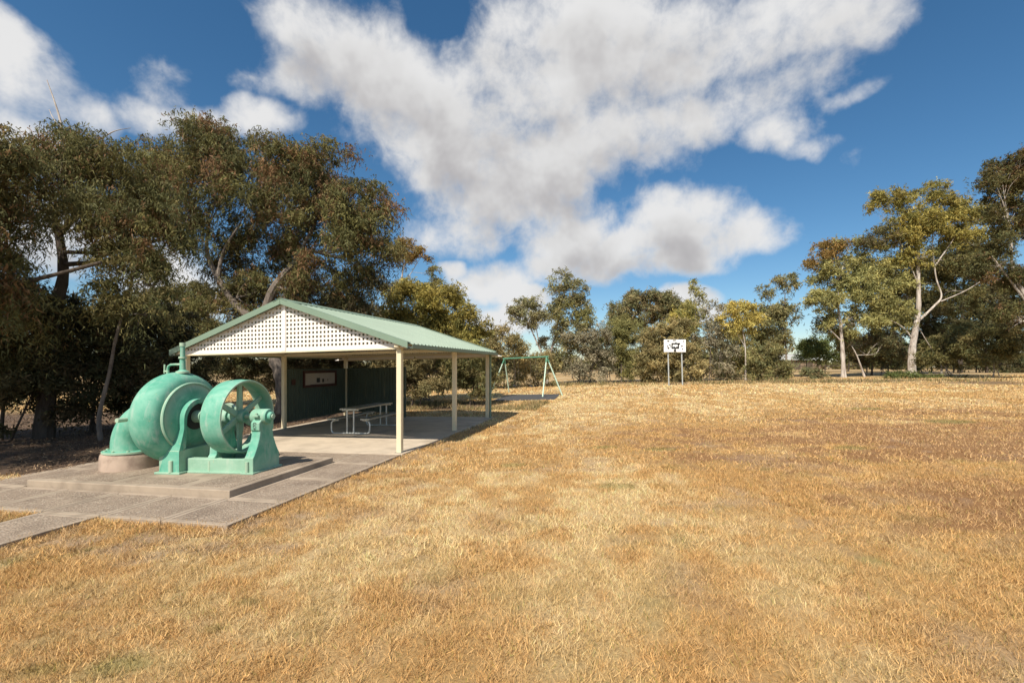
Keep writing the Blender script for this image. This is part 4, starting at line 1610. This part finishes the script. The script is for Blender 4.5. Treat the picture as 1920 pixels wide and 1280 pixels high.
plant('gum_tree', 'tall open gum tree with pale trunk right of the swing frame', 'tree', 46.0,
      [(0.2, 0.08, [(1024, 722), (1030, 670), (1042, 625), (1048, 580), (1050, 540)]), (0.09, 0.04, [(1040, 635), (1070, 600), (1085, 560)])],
      [(1052, 525, 18, 18), (1040, 545, 18, 14), (1080, 540, 18, 20), (1062, 565, 24, 16), (1045, 580, 18, 16), (1070, 590, 36, 24, 0, SAGE), (1095, 600, 24, 20, 0, SAGE), (1090, 570, 16, 14), (1065, 620, 34, 24), (1060, 650, 26, 28), (1082, 560, 16, 18)],
      OLIVE + 0.03, 'bark_white', 1.6, 0.6, group=GUM, seed=63)
plant('shrub', 'feathery grey shrub tree right of the swing frame', 'shrub', 45.0,
      [(0.09, 0.03, [(1085, 722), (1088, 690), (1095, 640)]), (0.07, 0.03, [(1105, 722), (1112, 680), (1118, 640)])],
      [(1085, 660, 32, 40), (1110, 640, 34, 36), (1120, 680, 34, 36), (1085, 700, 34, 20)], GREY, 'bark_grey', 1.15, 0.6, droop=0.3, group='wispy shrubs along the far field edge', seed=64, twigs=8)
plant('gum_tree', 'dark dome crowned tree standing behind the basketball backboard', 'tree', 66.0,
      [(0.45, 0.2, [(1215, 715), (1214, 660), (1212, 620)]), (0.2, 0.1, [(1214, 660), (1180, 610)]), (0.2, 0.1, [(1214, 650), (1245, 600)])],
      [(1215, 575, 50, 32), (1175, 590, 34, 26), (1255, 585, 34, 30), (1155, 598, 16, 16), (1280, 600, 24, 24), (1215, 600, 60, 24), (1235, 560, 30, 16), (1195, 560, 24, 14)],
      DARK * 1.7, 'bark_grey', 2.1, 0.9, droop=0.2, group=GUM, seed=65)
plant('shrub', 'large sage green bush left of the basketball backboard', 'shrub', 47.0,
      [(0.1, 0.04, [(1165, 720), (1165, 690), (1165, 640)]), (0.07, 0.03, [(1185, 720), (1190, 680), (1195, 650)]), (0.07, 0.03, [(1145, 720), (1140, 680), (1135, 650)])],
      [(1165, 625, 40, 28), (1145, 655, 36, 36), (1190, 650, 36, 36), (1165, 685, 46, 30), (1200, 695, 30, 24)], SAGE * 0.9, 'bark_grey', 2.0, 0.5, L=0.26, wid=0.05, droop=-0.3, group='wispy shrubs along the far field edge', seed=66)
plant('shrub', 'brown olive bush directly behind the basketball backboard', 'shrub', 44.0,
      [(0.1, 0.04, [(1255, 718), (1255, 690), (1255, 650)]), (0.07, 0.03, [(1235, 718), (1230, 680), (1228, 650)]), (0.07, 0.03, [(1285, 718), (1290, 680), (1285, 650)])],
      [(1240, 640, 44, 32), (1280, 630, 36, 34), (1235, 675, 44, 36), (1285, 675, 34, 38), (1215, 700, 32, 20), (1270, 705, 40, 14)], BROWN, 'bark_dark', 2.2, 0.55, droop=0.4, group='wispy shrubs along the far field edge', seed=67)
plant('gum_tree', 'bright yellow green young tree peeping over the backboard bush', 'tree', 52.0,
      [(0.12, 0.05, [(1282, 716), (1282, 660), (1280, 600)])], [(1283, 580, 18, 16), (1275, 600, 24, 18), (1292, 605, 18, 20), (1285, 628, 22, 20)], YELLOW, 'bark_white', 1.8, 0.5, group=GUM, seed=68)
plant('gum_tree', 'very slender sparse gum tree taller than its neighbours right of the backboard', 'tree', 46.0,
      [(0.12, 0.03, [(1303, 718), (1303, 640), (1304, 580), (1302, 530)])], [(1300, 532, 9, 10), (1305, 548, 11, 12), (1302, 565, 13, 12), (1318, 558, 9, 8), (1308, 590, 16, 16), (1298, 620, 14, 18), (1310, 650, 18, 20)],
      SAGE, 'bark_white', 1.2, 0.5, group=GUM, seed=69)
plant('shrub', 'sparse grey feathery tree between slender gum and yellow tree', 'shrub', 45.0,
      [(0.07, 0.03, [(1330, 718), (1332, 660), (1335, 600)]), (0.05, 0.02, [(1345, 718), (1350, 670), (1352, 620)]), (0.05, 0.02, [(1315, 718), (1318, 670), (1325, 620)])],
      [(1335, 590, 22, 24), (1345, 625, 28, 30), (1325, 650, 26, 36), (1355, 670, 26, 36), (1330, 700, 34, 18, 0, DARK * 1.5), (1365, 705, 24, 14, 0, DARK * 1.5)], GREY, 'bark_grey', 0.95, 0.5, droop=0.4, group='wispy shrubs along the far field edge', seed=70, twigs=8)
plant('gum_tree', 'golden crowned young tree with straight white trunk at the field edge', 'tree', 44.0,
      [(0.11, 0.05, [(1398, 716), (1398, 670), (1396, 640), (1390, 610)]), (0.05, 0.02, [(1397, 650), (1380, 620), (1375, 600)])],
      [(1380, 580, 20, 18), (1395, 590, 28, 22), (1370, 605, 20, 22), (1415, 605, 20, 20), (1395, 612, 28, 14)], GOLD, 'bark_white', 1.8, 0.45, droop=0.4, group=GUM, seed=71)
plant('gum_tree', 'dark olive gum tree behind the golden crowned tree', 'tree', 54.0,
      [(0.18, 0.08, [(1420, 712), (1420, 660), (1425, 620)])], [(1415, 640, 40, 32), (1440, 600, 30, 28), (1385, 660, 34, 34), (1450, 635, 28, 30), (1420, 575, 16, 10), (1410, 680, 40, 24), (1365, 640, 24, 30, 2, GREY)], OLIVE, 'bark_grey', 1.5, 0.6, group=GUM, seed=72)
plant('gum_tree', 'tall gum tree with flat crown over bare trunk beside the gap of sky', 'tree', 50.0,
      [(0.2, 0.07, [(1474, 714), (1474, 660), (1470, 610), (1472, 550)]), (0.08, 0.04, [(1471, 620), (1450, 580), (1440, 560)])],
      [(1475, 525, 20, 12), (1490, 540, 14, 10), (1458, 530, 12, 12), (1433, 542, 12, 9), (1440, 552, 12, 9), (1465, 575, 30, 16), (1480, 590, 18, 20), (1455, 610, 26, 28), (1470, 640, 14, 20)], OLIVE + 0.02, 'bark_grey', 1.5, 0.5, group=GUM, seed=73)
plant('shrub', 'dense rounded olive shrub at the field edge right of the white trunk', 'shrub', 42.5,
      [(0.08, 0.03, [(1438, 715), (1438, 695), (1436, 670)]), (0.05, 0.02, [(1420, 715), (1416, 690)])],
      [(1435, 665, 28, 22), (1420, 690, 26, 24), (1455, 688, 26, 26), (1440, 702, 38, 13)], OLIVE + 0.01, 'bark_dark', 2.2, 0.45, droop=0.2, group='wispy shrubs along the far field edge', seed=74)
plant('shrub', 'low dark green shrub under the right hand gums near the sky gap', 'shrub', 45.0,
      [(0.05, 0.02, [(1525, 712), (1525, 700), (1520, 690)])], [(1520, 700, 22, 12), (1540, 704, 16, 8)], DARK * 1.6, 'bark_dark', 2.2, 0.4, droop=0.1, group='wispy shrubs along the far field edge', seed=75)
plant('shrub', 'small round tree on thin stems before the far tin shed', 'shrub', 56.0,
      [(0.09, 0.04, [(1512, 705), (1512, 680), (1515, 665)]), (0.09, 0.04, [(1530, 705), (1532, 680), (1530, 665)])],
      [(1520, 655, 24, 22), (1540, 660, 20, 20), (1505, 650, 12, 14)], GREEN_ * 0.75, 'bark_dark', 1.9, 0.6, droop=0.3, group='wispy shrubs along the far field edge', seed=76)
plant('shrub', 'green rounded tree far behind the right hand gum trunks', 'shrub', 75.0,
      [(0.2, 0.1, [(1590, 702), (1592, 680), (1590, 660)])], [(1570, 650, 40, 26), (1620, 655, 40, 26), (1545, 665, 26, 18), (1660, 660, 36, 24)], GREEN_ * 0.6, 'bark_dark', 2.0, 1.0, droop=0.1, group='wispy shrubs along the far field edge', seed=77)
# --- right stand
plant('gum_tree', 'gum tree with rusty crown edge and grey trunk at the right of the sky gap', 'tree', 47.0,
      [(0.32, 0.14, [(1582, 706), (1580, 660), (1577, 620), (1572, 580), (1570, 530)]), (0.12, 0.05, [(1577, 610), (1610, 570), (1620, 530)]), (0.09, 0.02, [(1578, 640), (1540, 600), (1510, 560)]), (0.13, 0.05, [(1622, 704), (1608, 670), (1598, 650)])],
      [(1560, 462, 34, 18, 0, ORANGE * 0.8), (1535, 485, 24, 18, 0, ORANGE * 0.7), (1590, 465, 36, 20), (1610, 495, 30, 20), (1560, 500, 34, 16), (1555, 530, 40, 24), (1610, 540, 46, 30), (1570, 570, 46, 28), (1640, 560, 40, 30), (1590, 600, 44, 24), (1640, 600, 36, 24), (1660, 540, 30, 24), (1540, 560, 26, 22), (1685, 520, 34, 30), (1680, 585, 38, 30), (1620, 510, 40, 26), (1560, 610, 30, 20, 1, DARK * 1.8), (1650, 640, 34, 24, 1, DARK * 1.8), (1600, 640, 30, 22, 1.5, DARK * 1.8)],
      SAGE * 1.05, 'bark_white', 1.7, 0.75, group=GUM, seed=80)
plant('gum_tree', 'tallest white trunked gum with forked limbs in the right stand', 'tree', 46.0,
      [(0.5, 0.22, [(1710, 706), (1710, 660), (1716, 620), (1722, 580), (1722, 530), (1720, 480)]), (0.17, 0.08, [(1718, 605), (1750, 575), (1765, 555), (1755, 520), (1748, 460)]),
       (0.08, 0.02, [(1764, 565), (1810, 545), (1850, 520)]), (0.11, 0.04, [(1714, 640), (1695, 615), (1670, 600)]), (0.08, 0.04, [(1724, 540), (1700, 480), (1670, 420)]), (0.1, 0.05, [(1752, 500), (1780, 460), (1800, 430)])],
      [(1665, 372, 28, 20), (1650, 385, 20, 16), (1755, 352, 20, 14), (1765, 366, 20, 14), (1718, 362, 12, 10), (1740, 410, 50, 26), (1700, 425, 44, 24), (1790, 410, 48, 28), (1750, 445, 60, 22), (1680, 460, 40, 26), (1810, 450, 40, 30),
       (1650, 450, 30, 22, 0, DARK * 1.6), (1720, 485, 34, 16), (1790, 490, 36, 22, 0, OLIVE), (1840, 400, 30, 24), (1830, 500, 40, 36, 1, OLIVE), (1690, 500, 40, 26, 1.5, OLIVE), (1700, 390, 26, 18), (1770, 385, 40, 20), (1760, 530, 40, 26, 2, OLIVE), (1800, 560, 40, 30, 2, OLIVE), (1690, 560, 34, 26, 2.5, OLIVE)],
      YELLOW * 0.72, 'bark_white', 1.7, 0.75, group=GUM, seed=81)
plant('gum_tree', 'dark tall gum tree cut off by the right edge of the photo', 'tree', 36.0,
      [(0.3, 0.14, [(1965, 716), (1950, 620), (1925, 560), (1900, 510), (1895, 440)]), (0.14, 0.06, [(1935, 580), (1890, 520), (1860, 480)])],
      [(1905, 310, 40, 34), (1880, 345, 42, 30), (1940, 330, 50, 60), (1890, 395, 50, 26), (1900, 450, 46, 30, 0, OLIVE), (1960, 420, 60, 60), (1870, 500, 40, 30), (1920, 540, 50, 40), (1900, 600, 40, 30)],
      RUSTY * 0.62, 'bark_white', 1.9, 0.7, group=GUM, seed=82)
plant('pine_tree', 'dark pine like mass behind the white trunked gum', 'tree', 56.0,
      [(0.35, 0.15, [(1800, 704), (1802, 640), (1806, 560), (1810, 480)]), (0.2, 0.1, [(1850, 706), (1848, 640), (1846, 570)])],
      [(1810, 520, 46, 40), (1840, 480, 40, 40), (1800, 580, 56, 40), (1850, 560, 50, 46), (1780, 630, 56, 36), (1850, 630, 56, 40), (1900, 600, 50, 60), (1690, 560, 40, 36, 0, DARK * 1.3), (1670, 610, 40, 34, 0, DARK * 1.3), (1740, 600, 44, 50), (1730, 530, 40, 40), (1720, 660, 50, 36), (1880, 680, 50, 24), (1780, 470, 36, 30)],
      DARK * np.array([0.95, 1.05, 1.0]), 'bark_dark', 1.6, 1.0, droop=0.2, seed=83)
STEMS = {1: [(0.07, 0.03, [(1792, 711), (1765, 680), (1738, 640), (1715, 600)], 'bark_white'), (0.13, 0.07, [(1765, 706), (1766, 680), (1772, 655)], 'bark_white')],
         0: [(0.12, 0.06, [(1625, 706), (1607, 675), (1592, 650)], 'bark_dark'), (0.16, 0.08, [(1634, 706), (1637, 670), (1640, 640)], 'bark_dark')]}
for i, (lab, Y, bl, pl_) in enumerate([
    ('dark bushy shrub left of the thick white gum trunk', 51.0, [(1650, 650, 40, 34), (1680, 670, 30, 28), (1630, 670, 26, 22)], DARK * 1.35),
    ('olive shrub with leaning dead stems right of the white gum trunk', 42.0, [(1770, 650, 32, 28), (1800, 640, 34, 30), (1750, 670, 24, 22), (1790, 675, 30, 20)], OLIVE * 0.75),
    ('dark spreading shrub near the right edge under the pines', 39.0, [(1860, 640, 40, 34), (1830, 660, 28, 26), (1900, 650, 40, 36)], OLIVE * 0.65),
]):
    cx = bl[0][0]
    plant('shrub', lab, 'shrub', Y, [(0.09, 0.03, [(cx, 708), (cx + 4, 690), (cx - 3, bl[0][1])]), (0.06, 0.03, [(cx + 16, 708), (cx + 6, 690), (bl[1][0], bl[1][1])])] + STEMS.get(i, []),
          bl, pl_, 'bark_grey', 1.8, 0.55, droop=0.3, group='shrubs under the right stand', seed=90 + i)
# low green ground cover around the white trunk
plant('ground_shrub', 'low creeping green plant around the foot of the white gum', 'shrub', 41.5, [(0.03, 0.01, [(1715, 712), (1718, 706), (1720, 702)])],
      [(1700, 706, 30, 7), (1740, 709, 34, 6), (1790, 712, 34, 4), (1670, 706, 16, 5)], GREEN_ * 0.6, 'bark_dark', 2.0, 0.3, L=0.22, wid=0.07, droop=-0.2, seed=95, limbs=False)

# far belt of timber on the horizon
rng = np.random.default_rng(5)
bl = []
for k in range(150):
    x = -150 + 320 * rng.random()
    y = 120 + 80 * rng.random()
    h = 2.0 + 3.5 * rng.random()
    bl.append(((x, y, gz(x) + h * 0.55), (3 + 4 * rng.random(), 2.5, h * 0.6)))
V, C_, _ = foliage(rng, bl, 1.7, 0.85, 0.45, 1.6, np.concatenate([DARK * 1.4, OLIVE]), 0.1, False)
fb_ = fast_mesh('far_woodland', V, 3, M['leaf'], None, C_)
kind(fb_, 'stuff', 'far belt of low scrub on the horizon beyond the paddocks')
fb_['category'] = 'woodland'

# ------------------------------------------------------------------ dry grass, litter
def in_poly(X, Y, poly):
    ins = np.zeros(X.shape, bool)
    n = len(poly)
    for i in range(n):
        x1, y1 = poly[i]
        x2, y2 = poly[(i + 1) % n]
        cond = ((y1 > Y) != (y2 > Y)) & (X < (x2 - x1) * (Y - y1) / (y2 - y1 + 1e-12) + x1)
        ins ^= cond
    return ins


def on_paving(X, Y, m=0.0):
    u, v = uv_of(X, Y)
    m = m + 0.10 * np.maximum(0, fbm(X, Y, 0.25, 95, 2) - 0.45) * 2
    a = (u > m) & (u < 5.75) & (v > m) & (v < 4.3)
    a |= (u > -0.02 + m) & (u < 5.8) & (v >= 4.2) & (v < 10.95)
    a |= (u > 1.9 + m) & (u < 2.86 - m) & (v < 0.1) & (v > -5)
    a |= in_poly(X, Y, MAT_POLY)
    return a


def grass_band(rng, y0, y1, dens, hgt, wid, spread):
    half = 1.16
    area = half * (y1 * y1 - y0 * y0)
    N = int(area * dens)
    Y = np.sqrt(y0 * y0 + (y1 * y1 - y0 * y0) * rng.random(N))
    X = (rng.random(N) * 2 - 1) * half * Y
    c, red, grey, green, lit = [a if a.ndim == 2 else a for a in turf(X, Y)]
    clump = fbm(X, Y, 0.12, 71, 2)
    keep = rng.random(N) < (1 - 0.76 * red[:, 0]) * (1 - 0.5 * grey[:, 0]) * (1 - 0.93 * lit[:, 0]) * (0.45 + 1.1 * sstep(clump, 0.3, 0.7))
    keep &= ~on_paving(X, Y, 0.03)
    keep &= ~((lit[:, 0] > 0.5) & (Y > 30))
    X, Y = X[keep], Y[keep]
    N = len(X)
    col = ground_colour(X, Y, False)
    lum = (0.56 + 0.86 * rng.random(N))[:, None]
    warm = rng.random(N)[:, None]
    col = col * lum * (np.array([1.06, 0.98, 0.86]) * warm + np.array([1.05, 1.06, 1.12]) * (1 - warm))
    grn = (rng.random(N) < 0.05)[:, None]
    col = np.where(grn, col * np.array([0.55, 0.72, 0.5]), col)
    base = np.stack([X, Y, gz(X) - 0.012], -1)
    lean = rng.normal(size=(N, 2)) * spread
    d = unit(np.concatenate([lean, np.ones((N, 1)) * 0.75], 1))
    h = (hgt * (0.45 + 0.9 * rng.random(N) ** 1.5) * (0.75 + 0.5 * clump[keep]))[:, None]
    ang_ = rng.random(N) * math.pi
    side = np.stack([np.cos(ang_), np.sin(ang_), np.zeros(N)], -1) * (wid * (0.6 + 0.8 * rng.random(N)))[:, None] * 0.5
    V = np.stack([base - side, base + side, base + d * h], 1)
    return V, np.clip(col, 0, 0.85)


rng = np.random.default_rng(77)
Vs, Cs = [], []
for a in ((2.2, 4.2, 13000, 0.068, 0.0054, 0.72), (4.2, 7.5, 6200, 0.068, 0.0082, 0.72), (7.5, 13, 1800, 0.070, 0.0155, 0.72), (13, 24, 340, 0.075, 0.036, 0.7), (24, 46, 60, 0.08, 0.10, 0.6)):
    V, C_ = grass_band(rng, *a)
    Vs.append(V)
    Cs.append(C_)
gr = fast_mesh('dry_grass', np.concatenate(Vs), 3, M['blade'], None, np.concatenate(Cs))
kind(gr, 'stuff', 'short dry straw coloured grass covering the open field')
gr['category'] = 'grass'

# longer dry grass left standing along the tree line and behind the shelter
rng = np.random.default_rng(79)
N = 26000
Xa = -6 + 56 * rng.random(N // 2)
Ya = 41.5 - 0.012 * Xa * Xa * (Xa > 10) * 0.5 + rng.normal(size=N // 2) * 1.6
ub, vb3 = 7.5 * rng.random(N // 2) - 1.0, 13.6 + 4.0 * rng.random(N // 2)
Xb, Yb = O2[0] + UH[0] * ub + VH[0] * vb3, O2[1] + UH[1] * ub + VH[1] * vb3
X, Y = np.concatenate([Xa, Xb]), np.concatenate([Ya, Yb])
keep = rng.random(N) < sstep(fbm(X, Y, 1.6, 101), 0.38, 0.62)
keep &= ~on_paving(X, Y)
X, Y = X[keep], Y[keep]
N = len(X)
pc = pal((0.50, 0.37, 0.18), (0.36, 0.27, 0.13), (0.24, 0.20, 0.09), (0.30, 0.22, 0.12), (0.16, 0.15, 0.06))
col = pc[rng.integers(0, 5, N)] * (0.7 + 0.6 * rng.random(N))[:, None]
d = unit(np.concatenate([rng.normal(size=(N, 2)) * 0.5, np.ones((N, 1))], 1))
sz = np.where(Y > 30, 1.0, 0.55)
h = (sz * (0.16 + 0.34 * rng.random(N) ** 2))[:, None]
a_ = rng.random(N) * math.pi
sd = np.stack([np.cos(a_), np.sin(a_), np.zeros(N)], -1) * (0.035 * sz * (0.5 + rng.random(N)))[:, None]
P = np.stack([X, Y, gz(X) - 0.02], -1)
tg = fast_mesh('rank_grass', np.stack([P - sd, P + sd, P + d * h], 1), 3, M['blade'], None, col)
kind(tg, 'stuff', 'longer dry grass and weeds along the foot of the tree line')
tg['category'] = 'grass'

# leaf litter under the left trees and round the shelter back
N = 60000
rng = np.random.default_rng(78)
Y = 5 + 22 * rng.random(N) ** 1.2
X = -1.1 * Y + rng.random(N) * 1.3 * Y
_, _, _, _, lit = turf(X, Y)
keep = (rng.random(N) < lit[:, 0]) & ~on_paving(X, Y)
u_, v_ = uv_of(X, Y)
X, Y = X[keep], Y[keep]
N = len(X)
pc = pal((0.26, 0.17, 0.10), (0.16, 0.10, 0.065), (0.36, 0.25, 0.15), (0.10, 0.07, 0.05))
col = pc[rng.integers(0, 4, N)] * (0.7 + 0.6 * rng.random(N))[:, None]
d = unit(np.concatenate([rng.normal(size=(N, 2)), rng.normal(size=(N, 1)) * 0.25], 1))
s = unit(np.cross(d, np.array([0, 0, 1.0]) + rng.normal(size=(N, 3)) * 0.3))
L_ = (0.05 + 0.07 * rng.random(N))[:, None]
P = np.stack([X, Y, gz(X) + 0.012 + 0.02 * rng.random(N)], -1)
V = np.stack([P, P + d * L_ * 0.5 + s * 0.008, P + d * L_, P + d * L_ * 0.5 - s * 0.008], 1)
li = fast_mesh('leaf_litter', V, 4, M['litter'], None, col)
kind(li, 'stuff', 'brown fallen gum leaves and bark under the trees left of the shelter')
li['category'] = 'leaf litter'
